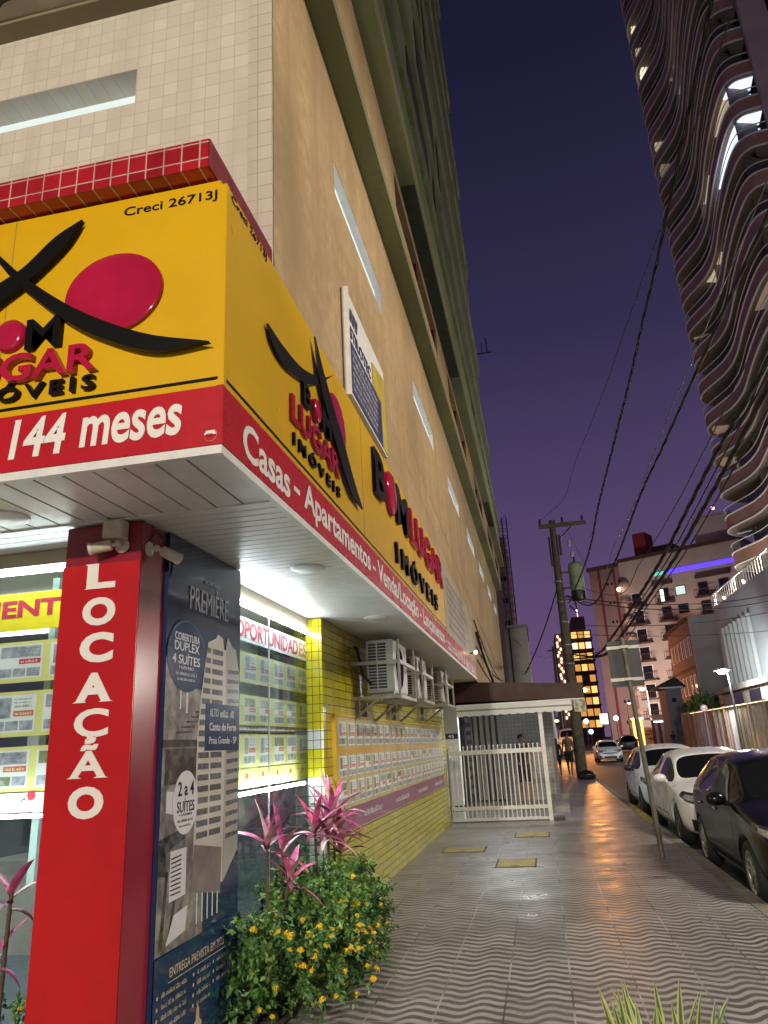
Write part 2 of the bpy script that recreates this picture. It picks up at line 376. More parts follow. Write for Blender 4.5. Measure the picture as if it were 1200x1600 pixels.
b.box(-1.4, -1.07, 2.6, 31, 7.803, 7.98).box(-1.4, -1.07, 2.6, 31, 8.52, 8.69)
for i in range(0, len(ys), 2): b.box(-1.4, -1.07, ys[i], ys[i+1], 7.98, 8.52)
b.build('upper_side_wall', ochre, ab)
for a, c in WB:
    f = MB().box(-1.2, -1.10, a, a+.06, 7.985, 8.515).box(-1.2, -1.10, c-.06, c, 7.985, 8.515).box(-1.2, -1.10, a+.06, c-.06, 7.985, 8.03).box(-1.2, -1.10, (a+c)/2-.03, (a+c)/2+.03, 8.03, 8.515).build('window', maroon, ab)
    MB().box(-1.19, -1.17, a+.06, c-.06, 8.03, 8.515).build('pane', dark_glass, f)
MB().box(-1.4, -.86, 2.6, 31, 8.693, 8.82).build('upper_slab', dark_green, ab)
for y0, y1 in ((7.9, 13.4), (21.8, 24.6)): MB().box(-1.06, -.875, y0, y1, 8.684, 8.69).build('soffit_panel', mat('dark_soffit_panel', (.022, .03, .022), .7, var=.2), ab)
MB().box(-1.35, -.857, 2.6, 30.6, 8.823, 8.98).build('cornice', ochre, ab)
rnd = random.Random(3)
ends = [30, 25.6, 23.3, 21.6, 21.0, 20.0, 19.0]
z = 8.983
for k, ye in enumerate(ends):
    h = (1.5, 1.7, 2.4, 2.9, 2.9, 2.9, 3.2)[k]
    b = MB(); b.box(-9, -.90+.012*k, 2.7, ye, z, z+h-.52); b.build('storey_wall', green_plaster, ab)
    b = MB(); b.box(-9, -.84+.012*k, 2.64, ye+.5, z+h-.517, z+h-.003); b.build('balcony_slab', mat('pale_green_slab', (.23, .25, .12), .8, var=.2, vscale=2, second=(.12, .13, .06)), ab)
    if k:
        y0 = 7+rnd.random()*5
        wf = MB().box(-.915+.012*k, -.885+.012*k, y0, y0+2.2, z+.25, z+h-.7).build('window', mat('dark_green_blind', (.05, .06, .04), .6, var=.2), ab)
        MB().box(-.884+.012*k, -.874+.012*k, y0+2.8, ye-.9, z+.3, z+h-.62).build('balcony_screen', mat('olive_screen', (.12, .13, .07), .7, var=.25, vscale=3), ab)
    z += h
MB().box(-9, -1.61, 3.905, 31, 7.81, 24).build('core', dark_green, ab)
MB().tube([(-.84, 22.4, 14.2), (-.3, 22.4, 14.2)], .02).tube([(-.45, 22.4, 14.2), (-.45, 22.4, 14.75)], .02).tube([(-.62, 22.4, 14.2), (-.62, 22.4, 14.6)], .015).build('antenna', black_plastic, ab)
# ground storey behind the canopy
MB().box(-2.25, -2.09, 7.152, 16.45, 0, 2.884).build('tiled_wall', yellow_tile_x, ab)
MB().box(-2.245, -2.085, 7.14, 7.151, 0, 2.884).build('window_jamb', yellow_tile_y, ab)
MB().box(-5.2, -3.4, 5.0, 6.4, 2.84, 2.87).build('added_glow_panel', emitter('added_shop_glow', (.9, .97, 1), 7), ab)  # glowing panel added to brighten the shop interior
b = MB().box(-8, -2.26, 8.2, 8.3, 0, 2.88).box(-8, -7.9, 4.2, 7.15, 0, 2.88).box(-7.88, -2.45, 4.3, 7.14, .003, .02)
b.build('interior_wall', interior_dark, ab)
MB().box(-5.2, -4.1, 6.5, 7.1, .02, .78).box(-5.15, -4.2, 6.9, 7.12, 1.3, 2.2).box(-7.0, -6.2, 4.6, 6.5, .02, .76).build('shop_furniture', mat('office_furniture', (.24, .23, .21), .5, var=.2), ab)
MB().box(-9, -2.45, 3.95, 31, 2.89, 2.9).box(-2.449, -1.3, 15.96, 31, 2.889, 2.903).build('first_floor', ceiling_plaster, ab)
b = MB().box(-9, -2.42, 16.452, 16.6, 0, 2.884).box(-9, -2.42, 16.6, 31, 0, 2.884); b.build('rear_block', white_paint, ab)

# ------------------------------------------------------------------ canopy with soffit and coping
XF, YF, ZB, ZT = -1.25, 2.79, 2.89, 4.31
cp = thing('canopy', 'projecting shop canopy with white slatted soffit and red tiled coping', 'canopy', (-2, 9, 2.9))
def slatted():
    m, nt, b_ = nodes('slatted_soffit'); MATS['slatted_soffit'] = m
    b_.inputs['Roughness'].default_value = .32
    p = position(nt); c = mixcol(nt, ramp(nt, noise(nt, 2.2, 5, p), .4, .75), (.74, .74, .72), (.60, .59, .56)); nt.links.new(c, b_.inputs['Base Color'])
    return m
slatted()
groove = mat('soffit_groove', (.012, .011, .010), .9, var=0)
b = MB(); b.mat(0)
YJ = 3.545
x = -6.0                                           # front strip: slats run towards the street
while x < -1.29: b.box(x, min(x+.143, -1.285), YF+.03, YJ-.012, 2.893, 2.912); x += .157
yy = YJ+.012
while yy < 15.9: b.box(-6.0 if yy < 4.2 else -2.24, -1.285, yy, min(yy+.0845, 15.93), 2.893, 2.912); yy += .0965
b.build('soffit', MATS['slatted_soffit'], cp)
b = MB().box(-6, -1.285, YF+.03, 4.4, 2.914, 2.93).box(-2.46, -1.285, 4.4, 15.93, 2.914, 2.93); b.build('soffit_backing', groove, cp)
MB().box(-6, -1.285, YJ-.012, YJ+.012, 2.886, 2.893).box(-1.285, -1.252, YF+.03, 15.95, 2.872, 2.912).box(-6, -1.252, YF, YF+.028, 2.872, 2.912).build('soffit_trim', white_metal, cp)
b = MB().box(-6.2, -1.312, 2.70, 3.585, 4.375, 4.545); b.build('coping', red_tile_y, cp)
MB().box(-1.311, -1.304, 2.702, 3.583, 4.377, 4.543).build('coping_side', red_tile_x, cp)
MB().box(-6, -1.3, YF+.03, 3.58, 2.935, 4.36).build('canopy_box', olive, cp)
for x, y_ in ((-1.57, 5.06), (-1.57, 7.42), (-2.73, 3.30), (-1.6, 10.5)):
    f = MB().lathe((x, y_, 2.8925), (0, 0, -1), [(.02, .014), (.118, .014), (.128, .008), (.13, 0)], 28).build('ceiling_light', white_metal, cp)
    MB().lathe((x, y_, 2.878), (0, 0, -1), [(.001, .002), (.105, .002), (.107, 0)], 28).build('diffuser', mat('unlit_diffuser', (.7, .7, .68), .4, var=.05), f)

# ------------------------------------------------------------------ fascia signs
def scribble(mb, o, R, U, w, h, seed, lift=.0015):
    """a line of print too small or too blurred to read: uneven word-long rows of short strokes"""
    r = random.Random(seed); o, R, U = V(o), V(R), V(U); N = R.cross(U)*lift; x = 0
    while x < w*.97:
        n = r.randint(3, 9)
        for _ in range(n):
            cw = h*r.uniform(.35, .6)
            if x+cw > w: break
            t = h*(r.choice((.72, .72, 1)))
            a = o+R*x+N
            k = r.random()
            if k < .4: mb.quad(a, a+R*cw*.3, a+R*cw*.3+U*t, a+U*t).quad(a+R*cw*.55, a+R*cw*.85, a+R*cw*.85+U*t, a+R*cw*.55+U*t)
            elif k < .7: mb.quad(a, a+R*cw*.8, a+R*cw*.8+U*t*.25, a+U*t*.25).quad(a+U*t*.25, a+R*cw*.3+U*t*.25, a+R*cw*.3+U*t, a+U*t)
            else: mb.quad(a, a+R*cw*.8, a+R*cw*.8+U*t*.22, a+U*t*.22).quad(a+U*t*.75, a+R*cw*.8+U*t*.75, a+R*cw*.8+U*t, a+U*t).quad(a+U*t*.22+R*cw*.2, a+U*t*.22+R*cw*.5, a+U*t*.75+R*cw*.5, a+U*t*.75+R*cw*.2)
            x += cw
        x += h*.55
    return mb
def flat(mb, pts, ext, lift=0):
    return mb.prism([p for p in pts], ext)
def on_front(*px): return [at_y(x, y, YF) for x, y in px]
def on_side(*px): return [at_x(x, y, XF) for x, y in px]
LX, LR = V((0, -1, 0)), V((1, 0, 0))              # outward normals of the two signs
def smooth_closed(top, bottom, n=14):
    """outline between two polylines, each resampled as a Catmull-Rom curve"""
    def cr_(ps):
        out = []; q = [ps[0]*2-ps[1]]+ps+[ps[-1]*2-ps[-2]]
        for i in range(1, len(q)-2):
            for k in range(n):
                t = k/n; a, b_, c, d = q[i-1:i+3]
                out.append(.5*((2*b_)+(c-a)*t+(2*a-5*b_+4*c-d)*t*t+(3*b_-a-3*c+d)*t**3))
        return out+[ps[-1]]
    return cr_(top)+list(reversed(cr_(bottom)))
fs = thing('shop_sign', 'front yellow and red shop sign with a black brush cross and red ball', 'sign', (-3.6, YF, 2.89))
MB().box(-6, -1.283, YF+.001, YF+.028, 3.205, 4.36).build('yellow_panel', sign_yellow, fs)
MB().box(-6, -1.253, YF-.002, YF+.026, 2.915, 3.204).build('red_panel', sign_red, fs)
MB().box(-6, -1.275, YF-.004, YF, 3.237, 3.251).build('black_line', black_gloss, fs)
MB().box(-1.282, -1.25, YF-.003, YF+.027, 3.206, 4.33).build('corner_trim', sign_yellow, fs)
b = MB()
up = on_front((-60, 350), (0, 400), (50, 443), (130, 492), (230, 528), (333, 541))
dn = on_front((-60, 350), (0, 410), (35, 450), (110, 508), (175, 539), (250, 556), (333, 541))
b.prism([p+LX*.02 for p in smooth_closed(up, dn)], LX*.03)
up = on_front((135, 351), (92, 380), (45, 425), (0, 455), (-60, 500))
dn = on_front((135, 351), (110, 390), (60, 440), (0, 487), (-60, 540))
b.prism([p+LX*.012 for p in smooth_closed(up, dn)], LX*.03)
b.build('brush_stroke', black_gloss, fs)
c0 = V((-1.83, YF, 3.79))
pts = []
for k in range(44):
    t = 2*math.pi*k/44; pts.append(c0+V((.262*math.cos(t), 0, .225*math.sin(t))))
b = MB(); b.prism([p+LX*.003 for p in pts], LX*.016)
b.ball(c0+LX*.019, (.262, .012, .225), 40, 12)
b.build('red_ball', red_gloss, fs)
b = MB().text('B', (-2.62, YF, 3.555), XP, ZP, .135, .175, .03, .02).text('M', (-2.285, YF, 3.545), XP, ZP, .19, .165, .03, .022)
b.text('IMÓVEIS', (-2.63, YF, 3.278), XP, ZP, .74, .095, .025, .018, space=1.35); b.words('black_lettering', black_gloss, fs)
b = MB().lathe((-2.385, YF, 3.645), (0, -1, 0), [(.001, .04), (.07, .036), (.088, .025), (.09, 0)], 28)
b.mark().text('LUGAR', (-2.70, YF, 3.375), XP, ZP, .815, .15, .035, .022); b.words('red_lettering', red_gloss, fs)
MB().text('144', (-2.325, YF-.002, 2.975), XP, ZP, .295, .205, .002, .026, .12).text('meses', (-1.955, YF-.002, 2.985), XP, ZP, .51, .155, .002, .024, .1).words('white_lettering', sign_white, fs)
MB().text('Creci 26713J', (-1.81, YF+.001, 4.236), XP, ZP, .51, .07, .0015, .012).words('small_lettering', black_gloss, fs)
b = MB().lathe((-1.305, YF-.002, 2.965), (0, -1, 0), [(.03, .002), (.031, 0)], 20); b.quad(*[V((-1.305+dx, YF-.0045, 2.965+dz)) for dx, dz in ((-.03, 0), (.03, 0), (.02, .02), (-.02, .02))])
b.build('sticker', sign_white, fs)
scribble(MB(), (-1.325, YF-.005, 2.957), XP, ZP, .038, .018, 2).build('sticker_lettering', red_gloss, fs)

for x in (-2.44, -3.66): MB().box(x-.0015, x+.0015, YF-.0005, YF+.002, 3.252, 4.355).build('panel_joint', MATS['olive_beam'], fs)
ss = thing('shop_sign', 'long side shop sign over the pavement, yellow with a red strip listing Casas and Apartamentos', 'sign', (XF, 9, 2.89))
MB().box(XF-.03, XF-.001, YF+.03, 10.95, 3.205, 4.33).build('yellow_panel', sign_yellow, ss)
MB().box(XF-.029, XF+.002, YF-.001, 15.95, 2.915, 3.204).build('red_panel', sign_red, ss)
MB().box(XF-.03, XF+.001, 10.955, 15.95, 3.205, 4.30).build('grey_panel', mat('faded_sign_panel', (.30, .24, .16), .5, var=.2, vscale=1.5), ss)
b = MB()
for k in range(7): scribble(b, (XF+.001, 11.35, 4.08-.125*k), YP, ZP, 2.6+.3*(k % 3), .07, k)
for y in (5.62, 8.2): MB().box(XF-.002, XF+.0005, y-.002, y+.002, 3.252, 4.325).build('panel_joint', MATS['olive_beam'], ss)
b.build('panel_lettering', mat('faded_violet_print', (.13, .09, .16), .5, var=.1), ss)
MB().box(XF-.001, XF+.003, YF+.03, 10.95, 3.237, 3.251).build('black_line', black_gloss, ss)
MB().box(XF-.026, XF+.003, YF, YF+.029, 3.207, 4.33).build('corner_trim', sign_yellow, ss)
b = MB()
up = on_side((413, 506), (440, 545), (470, 578), (500, 590), (517, 587)); dn = on_side((413, 506), (420, 537), (440, 573), (468, 596), (490, 602), (517, 587))
b.prism([p+LR*.010 for p in smooth_closed(up, dn)], LR*.012)
up = on_side((485, 527), (498, 580), (515, 640), (530, 690), (545, 745), (561, 797)); dn = on_side((485, 527), (492, 590), (503, 640), (520, 700), (540, 765), (550, 783), (561, 797))
b.prism([p+LR*.023 for p in smooth_closed(up, dn)], LR*.012)
b.build('brush_stroke', black_gloss, ss)
b = MB(); b.ball((XF+.004, 4.80, 3.87), (.022, .27, .255), 40, 12); b.build('red_ball', red_gloss, ss)
b = MB().text('B', (XF, 3.95, 3.665), YP, ZP, .17, .16, .02, .02).text('M', (XF, 4.34, 3.655), YP, ZP, .22, .16, .03, .05)
b.text('IMÓVEIS', (XF, 3.77, 3.31), YP, ZP, 1.04, .10, .015, .015, space=1.6)
b.text('B', (XF, 6.02, 3.77), YP, ZP, .46, .44, .035, .022).text('M', (XF, 7.08, 3.80), YP, ZP, .66, .42, .035, .022)
b.text('IMÓVEIS', (XF, 6.95, 3.34), YP, ZP, 3.0, .27, .03, .015, space=1.6); b.words('black_lettering', black_gloss, ss)
b = MB().lathe((XF, 4.23, 3.735), (1, 0, 0), [(.001, .04), (.07, .036), (.083, .025), (.085, 0)], 28).lathe((XF, 6.77, 4.0), (1, 0, 0), [(.001, .06), (.19, .055), (.225, .035), (.23, 0)], 32)
b.text('LUGAR', (XF, 3.73, 3.45), YP, ZP, 1.06, .175, .02, .02).text('LUGAR', (XF, 7.93, 3.80), YP, ZP, 2.8, .42, .035, .02); b.words('red_lettering', red_gloss, ss)
b = MB().text('Casas', (XF+.002, 3.02, 2.95), YP, ZP, .69, .19, .002, .024).text('-', (XF+.002, 3.78, 3.03), YP, ZP, .11, .03, .002, .03)
b.text('Apartamentos', (XF+.002, 3.97, 2.935), YP, ZP, 1.80, .225, .002, .024).text('-', (XF+.002, 5.85, 3.03), YP, ZP, .11, .03, .002, .03)
b.text('Venda/Locação', (XF+.002, 6.05, 2.935), YP, ZP, 2.2, .225, .002, .024).text('-', (XF+.002, 8.36, 3.03), YP, ZP, .11, .03, .002, .03)
b.text('Lançamentos', (XF+.002, 8.6, 2.935), YP, ZP, 2.0, .225, .002, .024).text('-', (XF+.002, 10.75, 3.03), YP, ZP, .11, .03, .002, .03)
b
scribble(b, (XF+.002, 11.0, 2.96), YP, ZP, 4.7, .16, 5)
b.words('white_lettering', sign_white, ss)
MB().text('Creci 26713J', (XF, 2.85, 4.262), YP, ZP, .5, .06, .0015, .012).words('small_lettering', black_gloss, ss)
sl = thing('spotlight', 'small lit spotlight at the far end of the side sign', 'spotlight', (XF+.02, 14.7, 3.28))
MB().tube([(XF+.004, 14.7, 3.28), (XF+.1, 14.7, 3.30)], .012).build('arm', black_plastic, sl)
MB().ball((XF+.12, 14.7, 3.30), .04).build('bulb', emitter('warm_bulb', (1, .72, .35), 6), sl)

bd = thing('advert_board', 'framed blue, white and yellow notice board fixed high on the ochre wall', 'board', (-1.28, 5.95, 4.6))
MB().box(-1.297, -1.25, 5.30, 6.86, 4.42, 5.40).build('backing', white_paint, bd)
MB().box(-1.296, -1.235, 5.285, 5.315, 4.38, 5.42).build('frame_edge', white_metal, bd)
MB().box(-1.249, -1.244, 5.32, 6.62, 4.44, 4.93).build('blue_field', mat('navy_print', (.035, .04, .13), .4, var=.15), bd)
MB().prism([(-1.249, 6.25, 5.2), (-1.249, 6.84, 5.3), (-1.249, 6.84, 4.44), (-1.249, 6.625, 4.44), (-1.249, 6.625, 4.935), (-1.249, 6.25, 4.935)], (.005, 0, 0)).build('yellow_field', mat('yellow_print', (.55, .42, .06), .4, var=.15), bd)
b = MB()
for k in range(3): b.prism([(-1.248, 5.40+.1*k, 5.27), (-1.248, 5.47+.1*k, 5.27), (-1.248, 5.44+.1*k, 5.14), (-1.248, 5.37+.1*k, 5.14)], (.004, 0, 0))
b.text('STILOTEC', (-1.248, 5.36, 4.965), YP, ZP, .82, .12, .003, .02).build('logo', MATS['navy_print'], bd)
b = MB()
for k in range(6): scribble(b, (-1.244, 5.42, 4.84-.07*k), YP, ZP, 1.0, .036, k)
b.build('small_lettering', sign_white, bd)
# ------------------------------------------------------------------ red pillar with the letters of LOCAÇÃO
pl = thing('pillar', 'square red pillar with white capitals LOCAÇÃO running down it', 'pillar', (-2.3, 3.73, 0))
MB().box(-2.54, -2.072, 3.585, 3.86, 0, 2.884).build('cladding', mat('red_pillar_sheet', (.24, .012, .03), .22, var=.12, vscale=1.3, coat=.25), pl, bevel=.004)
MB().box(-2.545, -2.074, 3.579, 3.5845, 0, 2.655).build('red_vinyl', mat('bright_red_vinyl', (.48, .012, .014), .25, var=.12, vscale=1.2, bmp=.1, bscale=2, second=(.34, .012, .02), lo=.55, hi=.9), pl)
b = MB(); L7 = [('L', 880, 919), ('O', 933, 977), ('C', 988, 1035), ('A', 1051, 1097), ('Ç', 1107, 1162), ('Ã', 1163, 1216), ('O', 1229, 1280)]
for ch, t, bt in L7:
    xm = 163-(bt+t)/2*.0+{885: 0}.get(t, 0); xm = 162-(t-885)*.079
    z1, z0 = at_y(xm, t, 3.579).z, at_y(xm, bt, 3.579).z
    wd = {'L': .175, 'A': .21, 'Ã': .21}.get(ch, .20)
    b.text(ch, (-2.302-wd/2, 3.579, z0), XP, ZP, wd, z1-z0, .003, .03 if ch in 'ÇÃ' else .05)
    if ch in 'LAÃ':     # flared feet of the letters
        sg = .012
        if ch == 'L': b.prism([(-2.302-wd/2-.012, 3.5765, z0), (-2.302-wd/2+.075, 3.5765, z0), (-2.302-wd/2+.04, 3.5765, z0+.02)], (0, -.003, 0)).prism([(-2.302-wd/2-.014, 3.5765, z1), (-2.302-wd/2+.072, 3.5765, z1), (-2.302-wd/2+.03, 3.5765, z1-.022)], (0, -.003, 0))
        else:
            for sx_ in (-1, 1): b.prism([(-2.302+sx_*(wd/2+.012), 3.5765, z0), (-2.302+sx_*(wd/2-.07), 3.5765, z0), (-2.302+sx_*(wd/2-.03), 3.5765, z0+.018)], (0, -.003, 0))
b.words('white_lettering', mat('white_pillar_vinyl', (.80, .77, .72), .4, var=.03), pl)

# ------------------------------------------------------------------ navy advertising panel on the side of the pillar
PX = -2.045
ap = thing('advertising_panel', 'tall glossy navy advertising panel for a new apartment tower, beside the red pillar', 'advert panel', (PX, 4.4, 0))
def glossy(name, col, var=.1, vs=6, second=None): return mat(name, col, .14, var=var, vscale=vs, second=second, coat=.5)
navy = glossy('navy_panel_print', (.012, .028, .085), .2, 1.2)
print_white = glossy('panel_white_print', (.62, .63, .66), .05)
print_grey = glossy('panel_grey_photo', (.16, .15, .15), .5, 14, (.34, .33, .32))
print_dark = glossy('panel_dark_photo', (.035, .035, .038), .5, 18, (.12, .12, .12))
print_tower = glossy('panel_tower_print', (.52, .49, .45), .08, 5)
print_tower2 = glossy('panel_tower_shade_print', (.36, .34, .32), .1, 5)
print_gold = glossy('panel_gold_print', (.55, .45, .30), .05)
MB().box(-2.40, PX-.002, 3.862, 4.945, 0, 2.884).build('board', navy, ap)
def on_panel(*px): return [at_x(x, y, PX) for x, y in px]
def P_(y, z): return V((PX, y, z))
def PP(*yz): return [P_(y, z) for y, z in yz]
def poly(name, m_, lift, *polys):
    for q in polys:
        b = MB(); b.prism([p+LR*lift for p in PP(*q)], LR*.0006); b.build(name, m_, ap)
poly('photo', print_grey, .0002, ((3.868, 1.70), (4.40, 1.70), (4.40, 1.98), (4.13, 2.02), (3.868, 2.16)), ((3.868, .64), (4.42, .64), (4.42, 1.66), (3.868, 1.66)))
glass_p = glossy('panel_sky_photo', (.16, .20, .27), .35, 3, (.30, .33, .38))
poly('photo_shade', print_dark, .0010, ((3.90, 1.46), (4.40, 1.47), (4.40, 1.655), (3.90, 1.65)), ((3.868, 1.10), (4.17, 1.17), (4.17, 1.23), (3.868, 1.19)), ((3.868, 1.66), (4.38, 1.66), (4.38, 1.695), (3.868, 1.70)),
     ((3.90, .66), (3.94, .66), (3.985, 1.02), (3.955, 1.03)), ((4.00, .70), (4.03, .70), (4.08, .88), (4.05, .89)), ((3.868, 1.02), (3.96, 1.0), (3.95, 1.12), (3.868, 1.10)), ((4.03, .86), (4.09, .93), (4.14, .90), (4.10, .885)))
for k in range(5): poly('photo_shade', print_dark, .0012, ((4.02+.06*k, 1.735+.03*k), (4.22+.03*k, 1.74+.03*k), (4.22+.03*k, 1.752+.03*k), (4.02+.06*k, 1.745+.03*k)))
poly('photo_detail', print_white, .0014, ((4.0, .87), (4.19, .88), (4.19, 1.12), (4.0, 1.12)), ((3.98, .67), (4.2, .70), (4.22, .82), (4.06, .80)), ((3.93, 1.32), (4.04, 1.30), (4.05, 1.42), (3.93, 1.43)), ((4.05, 1.87), (4.065, 1.87), (4.065, 1.98), (4.05, 1.98)), ((4.13, 1.85), (4.15, 1.85), (4.15, 1.97), (4.13, 1.97)))
poly('photo_detail', print_dark, .0022, *[((4.01, .90+.022*k), (4.13, .90+.023*k), (4.13, .908+.023*k), (4.01, .908+.022*k)) for k in range(9)])
poly('printed_tower', print_tower, .0016, ((4.27, .90), (4.69, .86), (4.70, 2.28), (4.66, 2.28), (4.64, 2.35), (4.56, 2.37), (4.53, 2.34), (4.41, 2.30), (4.33, 1.98), (4.29, 1.75)))
poly('printed_tower_side', print_tower2, .0018, ((4.695, .86), (4.925, 1.02), (4.925, 2.14), (4.86, 2.30), (4.80, 2.31), (4.72, 2.37), (4.695, 2.30)))
poly('printed_base', glossy('panel_base_print', (.20, .17, .17), .2, 8), .0020, ((4.26, .88), (4.66, .80), (4.67, 1.06), (4.28, 1.12)))
poly('photo_detail', print_white, .0022, *[((4.33+.07*k, .70), (4.345+.07*k, .70), (4.345+.07*k, .86-.01*k), (4.33+.07*k, .86-.01*k)) for k in range(5)])
wpm = glossy('panel_window_print', (.10, .10, .115), .5, 30)
b = MB()
for k in range(18):
    z = 1.145+k*.064
    if z > 2.24: break
    xl = 4.305 if z < 1.75 else 4.305+(z-1.75)*.20
    b.prism([p+LR*.0026 for p in PP((xl, z), (4.455, z), (4.455, z+.034), (xl, z+.034))], LR*.0004).prism([p+LR*.0026 for p in PP((4.48, z), (4.645, z), (4.645, z+.034), (4.48, z+.034))], LR*.0004)
for k in range(17):
    z = 1.10+k*.064; b.prism([p+LR*.0026 for p in PP((4.725, z), (4.915, z+.012), (4.915, z+.034), (4.725, z+.030))], LR*.0004)
b.build('printed_windows', wpm, ap)
NF = glossy('navy_field_print', (.012, .032, .095), .12, 2)
poly('navy_field', NF, .0032, ((3.866, .02), (4.94, .02), (4.94, .655), (3.866, .63)), ((4.39, 1.635), (4.93, 1.635), (4.93, 1.92), (4.39, 1.92)), tuple((4.12+.25*math.cos(t), 2.185+.215*math.sin(t)) for t in [2*math.pi*k/40 for k in range(40)]))
poly('badge_ring', glossy('panel_ring_print', (.10, .15, .25)), .0038, *[((4.12+.235*math.cos(t), 2.185+.20*math.sin(t)), (4.12+.235*math.cos(t+.13), 2.185+.20*math.sin(t+.13)), (4.12+.241*math.cos(t+.13), 2.185+.206*math.sin(t+.13)), (4.12+.241*math.cos(t), 2.185+.206*math.sin(t))) for t in [.35+.128*k for k in range(20)]])
poly('round_badge', print_white, .0038, tuple((4.155+.155*math.cos(t), 1.36+.17*math.sin(t)) for t in [2*math.pi*k/44 for k in range(44)]))
b = MB(); Q = PX+.0036
def T(s_, y, z, w_, h_, wt=.01): b.text(s_, (Q, y, z), YP, ZP, w_, h_, .0006, wt)
T('PREMIÈRE', 4.135, 2.475, .58, .185, -.004); T('MORE NO', 4.335, 2.668, .235, .03, .004)
T('COBERTURA', 3.955, 2.265, .325, .046, .014); T('DUPLEX', 3.955, 2.205, .325, .054, .016); T('4 SUÍTES', 3.93, 2.128, .36, .068, .014); T('+ LAVABO', 4.01, 2.10, .20, .018)
T('Canto do Forte', 4.45, 1.755, .42, .048, .016); T('Praia Grande - SP', 4.45, 1.675, .43, .044, .006); T('ALTO', 4.45, 1.84, .13, .05, 0)
b.words('white_lettering', print_white, ap)
b = MB(); scribble(b, (Q, 3.98, 2.065), YP, ZP, .28, .02, 3); scribble(b, (Q, 4.0, 2.035), YP, ZP, .24, .015, 4); scribble(b, (Q, 4.61, 1.84), YP, ZP, .24, .045, 9); b.build('small_lettering', print_white, ap)
b = MB(); Q = PX+.0044
T('2 a 4', 4.055, 1.395, .20, .078, .014); T('SUÍTES', 4.05, 1.308, .215, .074, .010); T('+ LAVABO', 4.075, 1.288, .16, .014)
b.words('navy_lettering', glossy('navy_ink', (.012, .018, .04)), ap)
b = MB(); scribble(b, (Q, 4.06, 1.258), YP, ZP, .19, .017, 3); scribble(b, (Q, 4.08, 1.232), YP, ZP, .15, .012, 5); b.build('small_lettering', MATS['navy_ink'], ap)
b = MB(); Q = PX+.0040
T('ENTREGA PREVISTA EM 2025', 4.03, .515, .69, .045, .008); b.words('gold_lettering', print_gold, ap)
b = MB(); b.prism([p+LR*.004 for p in PP((4.02, .492), (4.75, .492), (4.75, .496), (4.02, .496))], LR*.0006)
for y0, n in ((3.90, 4), (4.31, 4), (4.57, 3)):
    for k in range(n):
        z0 = .445-.05*k; scribble(b, (Q, y0+.05, z0), YP, ZP, .18 if y0 > 4.2 else .29, .022, k+int(y0*10), .0012)
        b.prism([V((Q, y0, z0+.002)), V((Q, y0+.014, z0+.002)), V((Q, y0+.014, z0+.018)), V((Q, y0, z0+.018))], LR*.001)
b.build('small_lettering', print_gold, ap)
b = MB(); b.prism([V((Q, y_, z_)) for y_, z_ in ((4.32, .02), (4.43, .02), (4.43, .205), (4.40, .225), (4.395, .275), (4.38, .295), (4.365, .275), (4.36, .225), (4.32, .205))], LR*.001)
b.build('printed_bottle', print_gold, ap)

# ------------------------------------------------------------------ security cameras and junction box
ivory = mat('aged_ivory_plastic', (.58, .53, .42), .45, var=.12, vscale=20, second=(.36, .31, .22), lo=.6, hi=.85)
jb = thing('junction_box', 'small square ivory junction box above a camera on the red pillar', 'junction box', (-2.21, 3.575, 2.84))
MB().box(-2.27, -2.15, 3.50, 3.578, 2.775, 2.88).build('casing', ivory, jb, bevel=.006)
MB().lathe((-2.255, 3.50, 2.79), (0, -1, 0), [(.006, .002), (.007, 0)], 10).lathe((-2.165, 3.50, 2.865), (0, -1, 0), [(.006, .002), (.007, 0)], 10).build('screw', steel, jb)
def cctv(label, base, nrm, aim):
    base, nrm, aim = V(base), V(nrm), V(aim).normalized()
    t = thing('security_camera', label, 'camera', base, group='security cameras on the pillar')
    MB().lathe(base, nrm, [(.043, 0), (.043, .008), (.03, .016), (.001, .018)], 24).build('wall_plate', ivory, t)
    j = base+nrm*.05; MB().tube([base+nrm*.01, j, j+aim*.04], .012).ball(j, .02).build('arm', ivory, t)
    h = j+aim*.03
    MB().lathe(h, aim, [(.001, 0), (.026, .002), (.031, .012), (.031, .105), (.034, .107), (.034, .125), (.027, .125), (.026, .112)], 22).build('housing', ivory, t)
    MB().lathe(h, aim, [(.026, .113), (.012, .113), (.010, .118), (.001, .119)], 18).build('lens', dark_glass, t)
cctv('ivory bullet camera on the red front of the pillar, aimed left', (-2.185, 3.578, 2.745), (0, -1, 0), (-1, -.25, -.18))
cctv('ivory bullet camera on the side edge of the pillar, aimed along the pavement', (-2.07, 3.66, 2.735), (1, 0, 0), (.45, .75, -.25))
MB().tube([(-2.066, 3.66, 2.78), (-2.06, 3.72, 2.86), (-2.05, 3.85, 2.80), (-2.043, 3.9, 2.70), (-2.043, 3.88, 2.62)], .004, 6).build('wire', black_plastic, ap)

